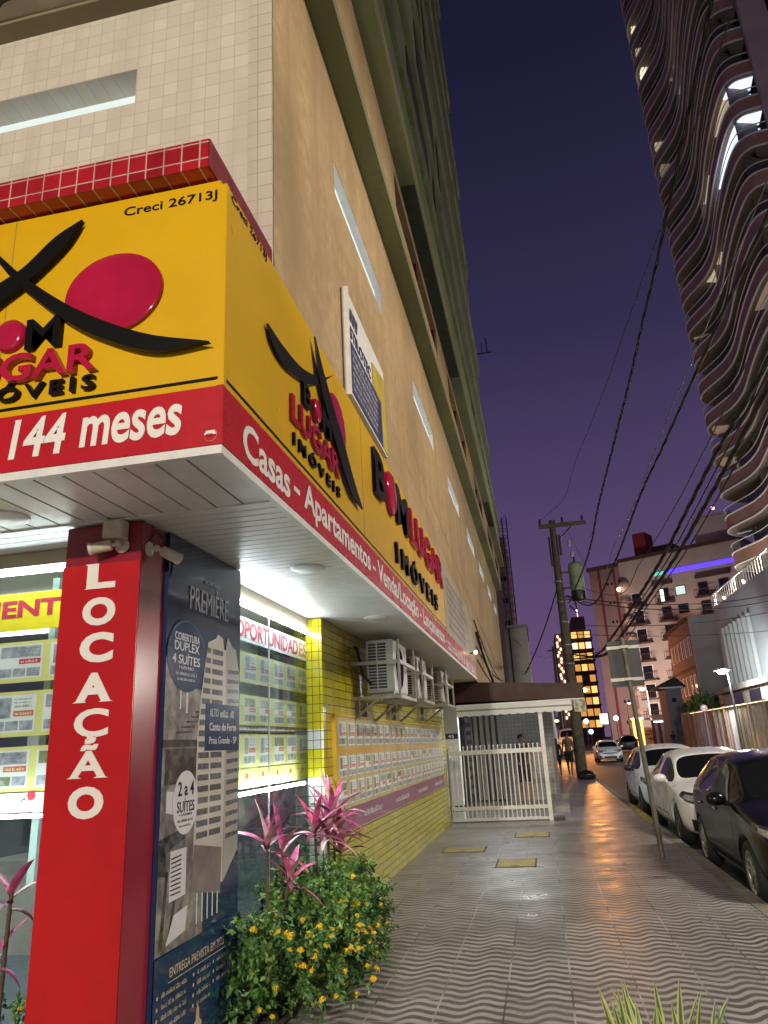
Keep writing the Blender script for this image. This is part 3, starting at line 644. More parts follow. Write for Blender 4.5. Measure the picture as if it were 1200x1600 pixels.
# ------------------------------------------------------------------ shop windows with listings
led = emitter('cool_white_led', (.86, .95, 1.0), 55); led_in = emitter('bright_white_led', (.88, .97, 1.0), 85)
alu = mat('window_aluminium', (.55, .54, .5), .35, .6, var=.1)
wf = thing('shop_window', 'front shop window left of the red pillar, LED lit with listing cards', 'window', (-3, 4.0, 0))
MB().box(-6, -2.42, 3.985, 3.993, .08, 2.80).build('glass', MATS['shop_glass'], wf)
MB().box(-6, -2.42, 3.96, 4.03, 2.801, 2.888).box(-6, -2.42, 3.96, 4.03, 0, .079).build('frame', mat('beige_beam_paint', (.52, .46, .33), .5, var=.08), wf)
b = MB().box(-6, -2.42, 3.998, 4.012, 2.765, 2.785); b.build('led_strip', led, wf)
b = MB().box(-6, -2.545, 3.998, 4.012, 1.318, 1.338); b.build('led_strip', led, wf)
MB().box(-2.60, -2.545, 4.03, 4.04, .75, 1.31).build('yellow_edge', mat('yellow_green_edge', (.55, .58, .12), .4), wf)
ws = thing('shop_window', 'side shop window lit by LED strips behind the flowering bush', 'window', (-2.24, 6, 0))
MB().box(-2.232, -2.226, 4.95, 7.14, .06, 2.78).build('glass', MATS['shop_glass'], ws)
MB().box(-2.28, -2.222, 4.95, 7.14, 2.781, 2.888).box(-2.26, -2.16, 4.95, 7.14, 0, .059).build('frame', MATS['beige_beam_paint'], ws)
MB().box(-2.234, -2.224, 6.02, 6.026, .06, 2.78).build('glass_joint', alu, ws)
b = MB().box(-2.215, -2.20, 4.95, 7.08, 2.742, 2.762)
b.build('led_strip', led, ws)
MB().box(-2.262, -2.247, 4.95, 7.55, 2.742, 2.758).build('led_strip', led, ws)  # second strip, added behind the glass to brighten the cards
MB().box(-2.275, -2.26, 4.95, 7.08, 1.305, 1.33).build('led_strip', led_in, ws)
MB().box(-2.34, -2.27, 7.60, 7.61, .1, 2.73).build('yellow_edge', MATS['yellow_green_edge'], ws)

card_w = mat('listing_card_paper', (.70, .71, .72), .75, var=.05)
photo_a = mat('listing_photo_grey', (.26, .28, .33), .35, var=.55, vscale=17, second=(.48, .50, .53))
photo_g = mat('listing_photo_green', (.17, .20, .08), .35, var=.45, vscale=15, second=(.42, .44, .36))
tag_red = mat('price_tag_red', (.55, .03, .05), .4, var=.05)
tag_orange = mat('price_tag_orange', (.58, .16, .05), .4, var=.05)
ink = mat('printed_ink', (.10, .10, .11), .5, var=.1)
CARD = [card_w, photo_a, tag_red, ink, photo_g, tag_orange, sign_white]
strip_yellow = mat('yellow_listing_strip', (.66, .62, .20), .4, var=.06)
def card(o, R, U, w_, h_, seed, parent):
    r = random.Random(seed); o, R, U = V(o), V(R).normalized(), V(U); N = R.cross(U); b = MB()
    def q(x0, x1, y0, y1, l, m_): b.mat(m_).quad(*[o+R*(w_*x)+U*(h_*y)+N*l for x, y in ((x0, y0), (x1, y0), (x1, y1), (x0, y1))])
    q(0, 1, 0, 1, .001, 0)
    ph = r.choice((1, 1, 4)); tx = r.uniform(.40, .5)
    if r.random() < .75: q(.08, tx-.04, .38, .93, .002, ph); tower = True
    else: q(.05, .95, .62, .95, .002, ph)
    q(.04, .33, .05, .30, .002, 1); q(.36, .64, .05, .30, .002, r.choice((1, 4))); q(.67, .96, .05, .30, .002, 1)
    q(tx+.02, .96, .42, .57, .002, r.choice((2, 2, 2, 5)))
    b.mat(6); scribble(b, o+R*w_*(tx+.06)+U*h_*.46+N*.002, R, U, w_*(.86-tx), h_*.07, seed, .001)
    b.mat(3)
    for k, (yy, hh) in enumerate(((.86, .045), (.77, .04), (.66, .065))): scribble(b, o+R*w_*(tx+.02+.04*r.random())+U*h_*yy+N*.001, R, U, w_*(.88-tx), h_*hh, seed+k, .001)
    return b.build('listing_card', CARD, parent)
# front window
sb = thing('banner', 'yellow banner with red capitals ending MENTOS in the front window', 'banner', (-3.4, 4.05, 2.43))
MB().box(-5.2, -2.55, 4.115, 4.12, 2.425, 2.67).build('backing', mat('lemon_banner', (.80, .66, .01), .35, var=.05), sb)
MB().text('LANÇAMENTOS', (-4.26, 4.115, 2.485), XP, ZP, 1.62, .14, .002, .035).build('lettering', mat('banner_red', (.42, .012, .04), .85, var=.05), sb)
for i, (z0, z1, lab) in enumerate(((2.10, 2.355, 'upper'), (1.775, 2.045, 'middle'), (1.455, 1.715, 'lowest'))):
    t = thing('listing_strip', f'{lab} yellow strip of property cards in the front window left of the pillar', 'listing strip', (-3.4, 4.06, z0), group='strips of property cards in the shop windows')
    MB().box(-5.2, -2.55, 4.118, 4.123, z0, z1).build('backing', strip_yellow, t)
    for k in range(4): card((-2.985+.03*(1-i)*.5-.365*(k-0) + .0, 4.118, z0+.025), XP, ZP, .315, z1-z0-.045, 31*i+k, t)
def logo_row(t, o, R, n, step, s):
    o, R = V(o), V(R); N = R.cross(ZP); b = MB(); c = MB()
    for k in range(n):
        a = o+R*step*k
        b.prism([a+R*x*s+ZP*z*s+N*.002 for x, z in ((0, 0), (.5, .35), (1, .1), (.5, .28))], N*.001).prism([a+R*x*s+ZP*z*s+N*.002 for x, z in ((.2, 0), (.75, .6), (.78, .57), (.27, 0))], N*.001)
        c.prism([a+R*(s*(.9+.22*math.cos(q)))+ZP*s*(.42+.2*math.sin(q))+N*.002 for q in [k2*.45 for k2 in range(14)]], N*.001)
        scribble(c, a+R*s*.2-ZP*s*.25+N*.001, R, ZP, s*.8, s*.16, k)
    b.build('logo_stroke', ink, t); c.build('logo_ball', tag_red, t)
t = thing('banner', 'white strip of small red and black logos low in the front window', 'banner', (-3.4, 4.06, 1.35))
MB().box(-5.2, -2.55, 4.11, 4.116, 1.342, 1.45).build('backing', card_w, t); logo_row(t, (-3.12, 4.11, 1.375), XP, 2, .36, .13)
# side window
WX = -2.36
sb = thing('banner', 'white rounded banner reading OPORTUNIDADES in red in the side window', 'banner', (WX, 6, 2.4))
rr = [(7.56+.05*math.cos(t), 2.655+.10*math.sin(t)) for t in [-math.pi/2+math.pi*k/10 for k in range(11)]]
MB().prism([(WX, 4.95, 2.505), (WX, 7.54, 2.505)]+[(WX, y_, z_-.05) for y_, z_ in rr]+[(WX, 4.95, 2.70)], (.004, 0, 0)).build('backing', card_w, sb)
MB().text('OPORTUNIDAD', (WX+.004, 5.60, 2.53), YP, ZP, 1.60, .15, .002, .026).build('lettering', MATS['banner_red'], sb)
MB().text('ES', (WX+.004, 7.235, 2.53), YP, ZP, .265, .15, .002, .026).build('orange_lettering', mat('banner_orange', (.58, .2, .03), .85), sb)
for i, (z0, z1, lab) in enumerate(((2.17, 2.42, 'upper'), (1.83, 2.07, 'middle'), (1.50, 1.76, 'lowest'))):
    t = thing('listing_strip', f'{lab} pale strip of five property cards in the side window behind the bush', 'listing strip', (WX, 6, z0), group='strips of property cards in the shop windows')
    MB().box(WX-.004, WX, 4.95, 7.58, z0, z1).build('backing', strip_yellow, t)
    for k in range(7): card((WX, 5.08+.355*k, z0+.02), YP, ZP, .27, z1-z0-.035, 77*i+k+5, t)
t = thing('banner', 'dark strip with a line of small white print between card rows of the side window', 'banner', (WX, 6, 1.74))
MB().box(WX-.003, WX+.001, 4.95, 6.9, 1.775, 1.825).build('backing', ink, t); scribble(MB(), (WX+.001, 5.1, 1.79), YP, ZP, 1.75, .022, 8).build('lettering', card_w, t)
t = thing('banner', 'white strip of small brush cross logos along the bottom of the side window', 'banner', (WX, 6, 1.34))
MB().box(WX-.003, WX+.001, 4.95, 7.58, 1.345, 1.49).build('backing', strip_yellow, t); logo_row(t, (WX+.001, 5.4, 1.385), YP, 6, .36, .12)
# lit interior wall seen between the strips
MB().box(-3.2, -3.15, 4.4, 8.15, .9, 2.83).build('pale_partition', mat('mint_partition', (.42, .55, .52), .6, var=.1), ab)

# ------------------------------------------------------------------ yellow notice board on the tiled wall
nb = thing('notice_board', 'long yellow board of property cards on the tiled wall under the air conditioners', 'notice board', (-2.06, 11.6, .8))
MB().box(-2.089, -2.06, 7.50, 15.72, .79, 1.93).build('backing', mat('pale_yellow_board', (.52, .46, .16), .3, var=.12, coat=.3), nb)
MB().box(-2.089, -2.05, 7.45, 7.52, .77, 1.95).box(-2.089, -2.052, 7.521, 15.74, 1.931, 1.955).build('frame', mat('orange_yellow_frame', (.65, .42, .01), .35), nb)
MB().box(-2.0595, -2.058, 7.522, 15.71, .80, 1.02).build('violet_footer', mat('violet_footer', (.26, .065, .16), .3, var=.12, vscale=1.5, coat=.3), nb)
b = MB()
for k in range(4): scribble(b, (-2.058, 8.6+1.9*k, .88), YP, ZP, 1.0, .06, k)
b.build('footer_lettering', card_w, nb)
MB().box(-2.0595, -2.0575, 7.522, 15.71, 1.555, 1.615).build('orange_band', mat('orange_band', (.55, .30, .04), .4), nb)
for i, (z0, z1) in enumerate(((1.64, 1.88), (1.33, 1.535), (1.06, 1.285))):
    for k in range(21): card((-2.0597, 7.60+.385*k+(.04 if k > 6 else 0)+(.03 if k > 13 else 0), z0), YP, ZP, .30, z1-z0, 500+i*40+k, nb)

# ------------------------------------------------------------------ air conditioners in their cages
casing_m = mat('aged_white_casing', (.60, .59, .55), .4, var=.1, vscale=8, second=(.42, .38, .31), lo=.55, hi=.8)
shade_black = mat('shade_black', (.006, .006, .006), 1., var=0); shade_black.node_tree.nodes['Principled BSDF'].inputs['Specular IOR Level'].default_value = 0
def aircon(label, y0, y1, z0, z1, x1):
    t = thing('air_conditioner', label, 'air conditioner', (-1.9, (y0+y1)/2, z0), group='air conditioners on the tiled wall')
    x0 = x1-.32
    MB().box(x0, x1, y0, y1, z0, z1).build('casing', casing_m, t, bevel=.012)
    g_ = MB().box(x0+.025, x1-.085, y0-.006, y0-.001, z0+.035, z1-.035).build('side_grille', black_plastic, t)
    b = MB(); n = 15
    for k in range(n+1):
        zz = z0+.035+(z1-z0-.075)*k/n; b.box(x0+.022, x1-.082, y0-.012, y0-.0065, zz, zz+.010)
    b.build('louvre', casing_m, g_)
    MB().box(x0+(x1-x0)*.38, x0+(x1-x0)*.42, y0-.016, y0-.0125, z0+.04, z1-.04).build('grille_bar', casing_m, t)
    c = V((x1, y0+(y1-y0)*.40, (z0+z1)/2)); R_ = (z1-z0)*.43
    MB().lathe(c, (1, 0, 0), [(R_, .002), (R_+.012, .012), (R_+.02, .002)], 36).build('fan_ring', casing_m, t)
    MB().lathe(c, (1, 0, 0), [(.001, .0015), (R_, .0015)], 36).build('painted_fan_shade', shade_black, t)  # flat black disc painting the shade inside the fan opening
    b = MB()
    for rr_ in (.25, .45, .65, .85): b.tube([c+V((.012, math.cos(a)*R_*rr_, math.sin(a)*R_*rr_)) for a in [2*math.pi*k/24 for k in range(25)]], .0018, 4)
    for k in range(4): b.tube([c+V((.012, 0, 0)), c+V((.012, math.cos(k*math.pi/2+.6)*R_, math.sin(k*math.pi/2+.6)*R_))], .0018, 4)
    b.build('fan_guard', black_plastic, t)
    g = MB(); xa, xb, ya, yb = -2.085, x1+.09, y0-.10, y1+.10
    g.box(xa, xb, ya, ya+.035, z0-.075, z0-.04).box(xa, xb, yb-.035, yb, z0-.075, z0-.04).box(xb-.035, xb, ya+.036, yb-.036, z0-.075, z0-.04)
    zm = z0+(z1-z0)*.52
    g.box(xa, xb, ya, ya+.03, zm, zm+.04).box(xb-.03, xb, ya+.031, yb-.031, zm, zm+.04).box(xa, xb, yb-.03, yb, zm, zm+.04)
    for yy in (ya+.001, yb-.03): g.box(xb-.029, xb-.001, yy, yy+.028, z0-.039, z1-.02)
    for yy in (ya, yb-.03): g.tube([(xa, yy+.015, z0-.30), (xa+.30, yy+.015, z0-.076)], .016)
    for yy in (y0+.1, y0+.5): g.box(-2.088, -2.05, yy, yy+.05, z0-.28, z0-.076)
    g.box(x0+.02, x1-.02, y0+.05, y0+.12, z0-.04, z0-.001).box(x0+.02, x1-.02, y1-.12, y1-.05, z0-.04, z0-.001)
    g.build('cage', mat('grimy_white_steel', (.45, .43, .38), .5, .2, var=.2, vscale=10, second=(.25, .2, .14), lo=.5, hi=.8), t)
    MB().tube([(x0+.05, y0-.01, z0+.1), (x0-.04, y0-.05, z0+.2), (x0-.1, y0-.03, z1-.08), (-2.08, y0+.1, z1-.05)], .018).build('pipe', black_plastic, t)
aircon('caged air conditioner nearest the shop window, slatted side and round fan', 8.42, 9.3, 2.2, 2.80, -1.60)
aircon('middle caged air conditioner of the row under the canopy', 10.25, 11.1, 2.24, 2.80, -1.62)
aircon('farthest caged air conditioner, next to the brown entrance canopy', 12.9, 13.8, 2.30, 2.82, -1.62)
# ------------------------------------------------------------------ planting
leaf_g = mat('bush_leaf_green', (.095, .22, .045), .42, var=.4, vscale=14)
leaf_d = mat('bush_leaf_dark', (.055, .135, .036), .45, var=.3, vscale=14)
leaf_l = mat('bush_leaf_light', (.17, .30, .065), .42, var=.3, vscale=14)
twig = mat('woody_twig', (.10, .07, .04), .8, var=.2)
petal = mat('yellow_petal', (.88, .56, .006), .5, var=.15, vscale=60)
petal_l = mat('pale_yellow_petal', (.72, .60, .06), .5, var=.1, vscale=60)
soil = mat('planter_soil', (.05, .038, .028), .95, var=.4, vscale=20, bmp=.6)
tag(MB().box(-2.225, -1.75, 4.96, 7.0, .004, .02).build('soil', soil), kind='structure')
tag(MB().box(-4.6, -2.56, 3.4, 3.93, .004, .02).build('soil', soil), kind='structure')
def leaf(mb, p, d, n, L, W):
    d, n = d.normalized(), n.normalized(); s = d.cross(n).normalized(); n = s.cross(d)
    a, t, m_ = p, p+d*L, p+d*L*.5-n*L*.06
    mb.add([a, m_+s*W*.5+n*W*.15, t-n*L*.10, m_-s*W*.5+n*W*.15, m_], [(0, 4, 1), (1, 4, 2), (2, 4, 3), (3, 4, 0)])
def rv(r): return V((r.gauss(0, 1), r.gauss(0, 1), r.gauss(0, 1))).normalized()
def bush(name, label, cat, base, shape, n_sprays, seed, flowers, group=None, L=.042):
    """sprays of opposite leaves on arching twigs inside the volume shape(u, v) -> (foot, tip)"""
    r = random.Random(seed); t = thing(name, label, cat, base, group=group); fol = MB(); tw = MB(); tips = []
    for i in range(n_sprays):
        foot, tip = shape(r); k = r.choice((5, 6, 7))
        mid = (foot+tip)/2+V((r.gauss(0, .04), r.gauss(0, .04), .06+abs(r.gauss(0, .05))))
        pts = [foot*(1-q)**2+mid*2*q*(1-q)+tip*q*q for q in [j/k for j in range(k+1)]]
        if i % 3 == 0: tw.tube(pts, [.004*(1-.7*j/k) for j in range(k+1)], 4, False)
        fol.mat(r.choice((0, 0, 0, 1, 1, 2)) if tip.z < .5 or r.random() < .6 else r.choice((0, 2, 2)))
        for j in range(1, k+1):
            d = (pts[j]-pts[j-1]).normalized(); q = rv(r); s = d.cross(q).normalized()
            for sg in (-1, 1, .3):
                ll = L*r.uniform(.65, 1.25)
                leaf(fol, pts[j]+rv(r)*.006, s*sg+d*.6+V((0, 0, r.uniform(-.3, .25))), ZP+rv(r)*.7, ll, ll*.58)
        tips.append((pts[-1], (pts[-1]-pts[-2]).normalized()))
    fol.build('foliage', [leaf_g, leaf_d, leaf_l], t); tw.build('twig', twig, t)
    if flowers:
        proto = None; r.shuffle(tips); tips.sort(key=lambda q: -(q[0].x*1.4-q[0].y*.45+r.random()*.9))
        for c, (p, d) in enumerate(tips[:flowers]):
            if proto is None:
                fb = MB()
                for k in range(26):
                    q = rv(r); q.z = abs(q.z)*.8; q.normalize(); fb.mat(0 if r.random() < .75 else 1)
                    s = q.orthogonal().normalized(); s2 = q.cross(s)
                    o = q*.016; a0 = r.random()*6
                    fb.add([o]+[o+q*.004+(s*math.cos(a0+w_*1.257)+s2*math.sin(a0+w_*1.257))*.0075 for w_ in range(5)], [(0, 1, 2), (0, 2, 3), (0, 3, 4), (0, 4, 5), (0, 5, 1)])
                fb.mat(0).ball((0, 0, .003), .013, 8, 5)
                proto = fb.build('flower', [petal, petal_l], t, local=True); o = proto
            else: o = proto.copy(); COL.objects.link(o); o.parent = t
            o.location = p-WL[t.name]+d*.01; sc = r.uniform(.7, 1.25); o.scale = (sc, sc, sc)
            o.rotation_euler = (r.uniform(-.5, .5), r.uniform(-.5, .5), r.uniform(0, 6))
    return t
def sh_main(r):
    while True:
        x, y, z = r.uniform(-2.18, -1.34), r.uniform(4.72, 7.2), r.uniform(.02, .82)
        cx = (x+1.88)/.54; cy = (y-5.9)/1.28; top = .68-.20*max(0, cx)**2-.22*max(0, -cy-.2)**1.5-.25*max(0, cy-.45)**2+.07*math.sin(7*y)+.05*math.sin(11*x+2*y)
        if cx*cx*.75+cy*cy*.8 < 1 and z < top: break
    tip = V((x, y, z+.03))+rv(r)*abs(r.gauss(0, .045)); tip.z = max(.03, tip.z); foot = V((-1.92+(x+1.92)*.45, 6.0+(y-6.0)*.6, max(.03, z*.35)))
    return tip+(foot-tip).normalized()*r.uniform(.14, .26), tip
bush('flowering_bush', 'leafy green bush with many small yellow flowers under the side shop window', 'bush', (-1.85, 6, 0), sh_main, 1050, 11, 92, L=.047)
def sh_left(r):
    x, y = r.uniform(-3.4, -2.62), r.uniform(3.36, 3.8); z = r.uniform(.05, .56-.25*abs(x+2.9)); tip = V((x, y, z))
    return tip+V((r.gauss(0, .03), r.gauss(0, .03), -r.uniform(.12, .2)*min(1, z*4))), tip
bush('flowering_bush', 'small green bush with a few yellow flowers left of the red pillar', 'bush', (-2.9, 3.6, 0), sh_left, 190, 12, 7)
pk = mat('cordyline_pink', (.62, .10, .27), .35, var=.35, vscale=18, second=(.20, .045, .09))
pk2 = mat('cordyline_maroon', (.20, .03, .08), .35, var=.35, vscale=18, second=(.24, .06, .11))
pk3 = mat('cordyline_pale', (.60, .36, .40), .35, var=.25, vscale=20, second=(.28, .20, .14))
def strap(mb, p, d, L, W, droop, r, N=8):
    d = d.normalized(); side = d.cross(ZP); side = side.normalized() if side.length > .05 else XP
    pts = []; q = V(p); dd = V(d)
    tw = r.uniform(-.5, .5)
    for i in range(N+1):
        s = i/N; wdt = W*(math.sin(math.pi*min(1, .12+.88*s)**.75))**.8 if s < 1 else .001
        up = side.cross(dd).normalized(); sd = side*math.cos(tw*s)+up*math.sin(tw*s)
        pts += [q-sd*wdt*.5+up*wdt*.18, q, q+sd*wdt*.5+up*wdt*.18]
        dd = (dd+V((0, 0, -droop/N))).normalized(); q = q+dd*L/N
    mb.add(pts, [(3*i+j, 3*i+j+1, 3*i+j+4, 3*i+j+3) for i in range(N) for j in (0, 1)], True)
def cordyline(label, base, heads, seed, group):
    r = random.Random(seed); t = thing('cordyline', label, 'plant', base, group=group); fol = MB(); st = MB()
    for dx, dy, h, nl, L in heads:
        top = V(base)+V((dx, dy, h)); f = V(base)+V((dx*.4, dy*.4, 0))
        m_ = (top+f)/2+V((r.gauss(0, .02), r.gauss(0, .02), 0)); st.tube([f, m_, top], [.014, .012, .010], 8)
        for k in range(9): st.lathe(f+(top-f)*(k/9), top-f, [(.0125, 0), (.0155, .004), (.0125, .009)], 8)
        for k in range(nl):
            a = k*2.4+r.uniform(-.3, .3); e = .25+1.15*(k/nl)+r.uniform(-.15, .15)
            fol.mat(r.choice((0, 0, 2) if k > nl*.55 else (0, 1, 1, 2)))
            strap(fol, top-V((0, 0, .09*(1-k/nl))), V((math.cos(a)*math.cos(e), math.sin(a)*math.cos(e), math.sin(e))), L*r.uniform(.7, 1.1), .056*r.uniform(.8, 1.15), 1.3*r.uniform(.5, 1.2)*(1-.6*k/nl), r)
    fol.build('foliage', [pk, pk2, pk3], t); st.build('cane', twig, t)
G_ = 'pink leaved plants in the shop bed'
cordyline('pink leaved cordyline rising from the bush beside the navy advertising panel', (-1.97, 5.28, .03), [(0, 0, 1.0, 9, .36), (.09, .22, .74, 8, .32), (-.05, .45, .9, 8, .34)], 4, G_)
cordyline('tall dense pink cordyline clump in front of the yellow window jamb', (-1.93, 6.72, .03), [(0, .12, 1.05, 16, .46), (.05, -.22, .92, 14, .38), (-.02, .38, .88, 12, .38), (.02, -.5, .98, 12, .38), (.1, .0, .78, 11, .36)], 8, G_)
cordyline('slim magenta cordyline with upright leaves left of the red pillar', (-2.80, 3.70, .03), [(.03, 0, .96, 6, .26), (0, -.04, .70, 5, .26)], 15, G_)
# spiky plant at the near edge of the pavement
va = mat('variegated_leaf_edge', (.50, .52, .20), .4, var=.15, vscale=20); vb = mat('variegated_leaf_middle', (.09, .16, .06), .4, var=.25, vscale=20)
t = thing('spiky_plant', 'spiky green and cream striped plant at the near end of the pavement', 'plant', (.36, 4.55, 0)); fo = MB(); fe = MB(); r = random.Random(5)
for k in range(30):
    a = r.uniform(0, 6.28); rad = r.uniform(0, .24); p = V((.36+rad*1.35*math.cos(a), 4.55+rad*.6*math.sin(a), .0))
    d = V((math.cos(a)*.35*rad/.24+r.gauss(0, .12), math.sin(a)*.3+r.gauss(0, .1), 1.0)); L = r.uniform(.22, .36)
    dd = d.normalized(); sd = dd.cross(YP).normalized()
    st_ = r.getstate(); strap(fo, p, d, L, .044, .35, r); r.setstate(st_)
    fe.mat(0); strap(fe, p+V((0, -.002, 0)), d, L*.985, .021, .35, r)
fo.build('foliage', va, t); fe.build('leaf_stripe', vb, t)

# ------------------------------------------------------------------ yellow access covers
yc = mat('yellow_cover_paint', (.40, .30, .035), .55, var=.2, vscale=8, second=(.22, .17, .06)); rim = mat('cover_rim', (.07, .06, .05), .7)
for lab, x0, x1, y0, y1 in (('yellow access cover in the pavement nearest the camera', -.80, -.30, 10.80, 11.50), ('yellow access cover in the pavement beside the tiled wall', -1.72, -1.10, 12.3, 12.85), ('yellow access cover in the pavement in front of the white gate', -.66, -.10, 13.95, 14.55)):
    t = thing('access_cover', lab, 'cover', ((x0+x1)/2, (y0+y1)/2, 0), group='yellow covers in the pavement')
    MB().box(x0, x1, y0, y1, .0005, .008).build('plate', yc, t); MB().box(x0-.025, x0-.001, y0-.025, y1+.025, .0005, .006).box(x1+.001, x1+.025, y0-.025, y1+.025, .0005, .006).box(x0, x1, y0-.025, y0-.001, .0005, .006).box(x0, x1, y1+.001, y1+.025, .0005, .006).build('rim', rim, t)
    MB().box((x0+x1)/2-.05, (x0+x1)/2+.05, y0+.05, y0+.07, .0085, .011).build('handle', rim, t)

# ------------------------------------------------------------------ entrance: gate, awning, brown canopy
bc = thing('entrance_canopy', 'dark brown fascia canopy over the gated entrance', 'canopy', (-.4, 17.5, 2.4))
brown = mat('brown_fascia_paint', (.040, .012, .007), .55, var=.15, vscale=1.5, second=(.03, .01, .007))
MB().prism([(-2.40, 16.61, 2.47), (.95, 16.61, 2.40), (.95, 16.61, 2.70), (-1.25, 16.61, 2.86), (-2.40, 16.61, 2.88)], (0, 5.5, 0)).build('fascia', brown, bc)
MB().box(-2.4, .94, 16.62, 22.1, 2.375, 2.398).build('ceiling', white_paint, bc)
aw = thing('awning', 'white awning with a scalloped valance hanging under the brown canopy', 'awning', (-.6, 16.55, 2.15))
awm = mat('white_awning_cloth', (.72, .76, .76), .6, var=.06, vscale=3)
b = MB(); x0, x1 = -1.80, .66
pts = [(x0, 16.5, 2.375), (x1, 16.5, 2.36)]; N = 52
for k in range(N+1):
    x = x1+(x0-x1)*k/N; pts.append((x, 16.5, 2.16-.022*abs(math.sin(math.pi*k/N*13))))
b.prism(pts, (0, .012, 0)); b.build('valance', awm, aw)
MB().prism([(x0, 16.515, 2.37), (x1, 16.515, 2.36), (x1, 16.9, 2.374), (x0, 16.9, 2.374)], (0, 0, -.01)).build('cloth', awm, aw)
MB().tube([(x0, 16.49, 2.27), (x1, 16.49, 2.262)], .012).tube([(-1.35, 16.6, 2.15), (-.2, 16.75, 2.30)], .018).build('rail', steel, aw)
b = MB().prism([(.70, 16.45, 2.12), (.95, 16.45, 2.10), (.95, 16.45, 2.375), (.70, 16.45, 2.36)], (0, .02, 0)); b.build('end_flap', mat('stained_awning_flap', (.40, .40, .28), .6, var=.5, vscale=14, second=(.12, .13, .08)), aw)
gt = thing('gate', 'white railing gate with spiked pickets across the entrance', 'gate', (-1.05, 16.62, 0))
gw = white_metal; YG = 16.62
MB().box(-2.06, -.07, YG-.025, YG+.025, 1.35, 1.44).box(-2.06, -.07, YG-.025, YG+.025, .24, .31).box(-2.06, -.07, YG-.02, YG+.02, .03, .08).build('rail', gw, gt)
for k in range(21):
    x = -2.02+.093*k; MB().box(x, x+.022, YG-.011, YG+.011, .082, .238).box(x, x+.022, YG-.011, YG+.011, .312, 1.348).box(x, x+.022, YG-.011, YG+.011, 1.442, 1.50).ball((x+.011, YG, 1.515), (.018, .018, .022), 8, 5).build('picket', gw, gt)
MB().box(-.065, .02, YG-.04, YG+.04, 0, 2.38).build('post', gw, gt); MB().box(-2.088, -2.062, YG-.03, YG+.03, 0, 1.5).build('post', steel, gt)
b = MB().box(-2.085, -2.05, 16.66, 19.2, 1.30, 1.36).box(-2.085, -2.05, 16.66, 19.2, .25, .3)
for k in range(18): b.box(-2.078, -2.058, 16.75+.135*k, 16.77+.135*k, .3, 1.3)
b.build('side_railing', gw, gt)
MB().box(-2.06, -.04, YG-.03, YG+.20, 0.002, .028).build('threshold', concrete, gt)
wp = thing('entrance_pillar', 'white square pillar with a dark blue house number plate behind the gate', 'pillar', (-1.98, 17, 0))
MB().box(-2.14, -1.84, 16.93, 17.2, 0, 2.374).build('shaft', white_paint, wp); MB().box(-2.13, -1.85, 16.922, 16.93, 1.70, 1.82).build('number_plate', MATS['navy_print'], wp)
MB().text('45', (-2.07, 16.922, 1.725), XP, ZP, .13, .065, .001, .02).build('number', sign_white, wp); MB().box(-2.142, -1.838, 16.925, 17.2, .2, .32).build('skirting', brown, wp)
ew = thing('entrance_wall', 'grey tiled wall with pale vertical blinds at the back of the entrance', 'wall', (-1, 22.5, 0))
MB().box(-1.18, .30, 22.2, 22.4, 0, 2.6).build('tiles', grey_tile, ew)
b = MB()
for k in range(5): b.box(-1.95+.17*k, -1.85+.17*k, 22.12, 22.2, .05, 2.374)
b.build('blind', mat('pale_blind', (.42, .40, .34), .6, var=.1), ew); MB().box(-2.42, -1.18, 22.22, 22.4, 0, 2.6).build('dark_wall', mat('dark_entrance_wall', (.12, .115, .11), .7, var=.2), ew)
b = MB()
for k in range(9): b.box(-2.08, -1.93, 21.0, 21.05, .3+.23*k, .42+.23*k)
b.box(-2.1, -2.08, 20.98, 21.06, 0, 2.37).box(-1.93, -1.91, 20.98, 21.06, 0, 2.37); b.build('letterbox_rack', mat('grey_rack', (.2, .19, .18), .5), ew)
MB().box(.0, .5, 22.12, 22.5, .002, .14).box(.05, .42, 18.2, 20.2, .002, .12).build('step', concrete, ew)
cl = thing('entrance_lamp', 'small lit tube lamp under the brown entrance canopy', 'lamp', (-1, 19, 2.36))
TL = emitter('tube_lamp', (.9, .97, 1), 105)
for yy in (17.3,): MB().box(-1.6, -.3, yy, yy+.08, 2.345, 2.373).build('tube', TL, cl)
cx = thing('drain_step', 'dark concrete step beside the foot of the white gate post', 'step', (.12, 16.7, 0)); MB().box(.03, .26, 16.55, 16.95, .001, .06).build('block', mat('dark_step', (.07, .065, .06), .8, var=.3, vscale=8), cx, bevel=.01)

# ------------------------------------------------------------------ utility pole, transformer, cables
wood = mat('weathered_pole_wood', (.095, .08, .05), .85, var=.3, vscale=6, bmp=.5, bscale=30, second=(.05, .045, .03))
up_ = thing('utility_pole', 'tall dark concrete utility pole with a timber crossarm on the pavement edge', 'utility pole', (1.40, 33, 0))
MB().tube([(1.40, 33, 0), (1.42, 33, 5.5), (1.45, 33, 11.1)], [.235, .19, .145], 16).build('shaft', wood, up_)
MB().box(.84, 2.92, 32.78, 32.88, 10.72, 10.90).build('crossarm', wood, up_)
b = MB().box(1.18, 1.26, 32.8, 32.95, 8.9, 10.3).box(1.62, 1.72, 32.8, 32.95, 9.4, 10.35).tube([(1.62, 32.83, 10.1), (2.3, 32.83, 10.72)], .03).build('bracket', black_plastic, up_)
b = MB()
for x in (.90, 1.9, 2.78): b.lathe((x, 32.83, 10.9), (0, 0, 1), [(.03, 0), (.07, .05), (.04, .09), (.075, .14), (.04, .18), (.05, .24), (.01, .28)], 12)
b.build('insulator', mat('brown_ceramic', (.06, .035, .025), .2), up_)
b = MB()
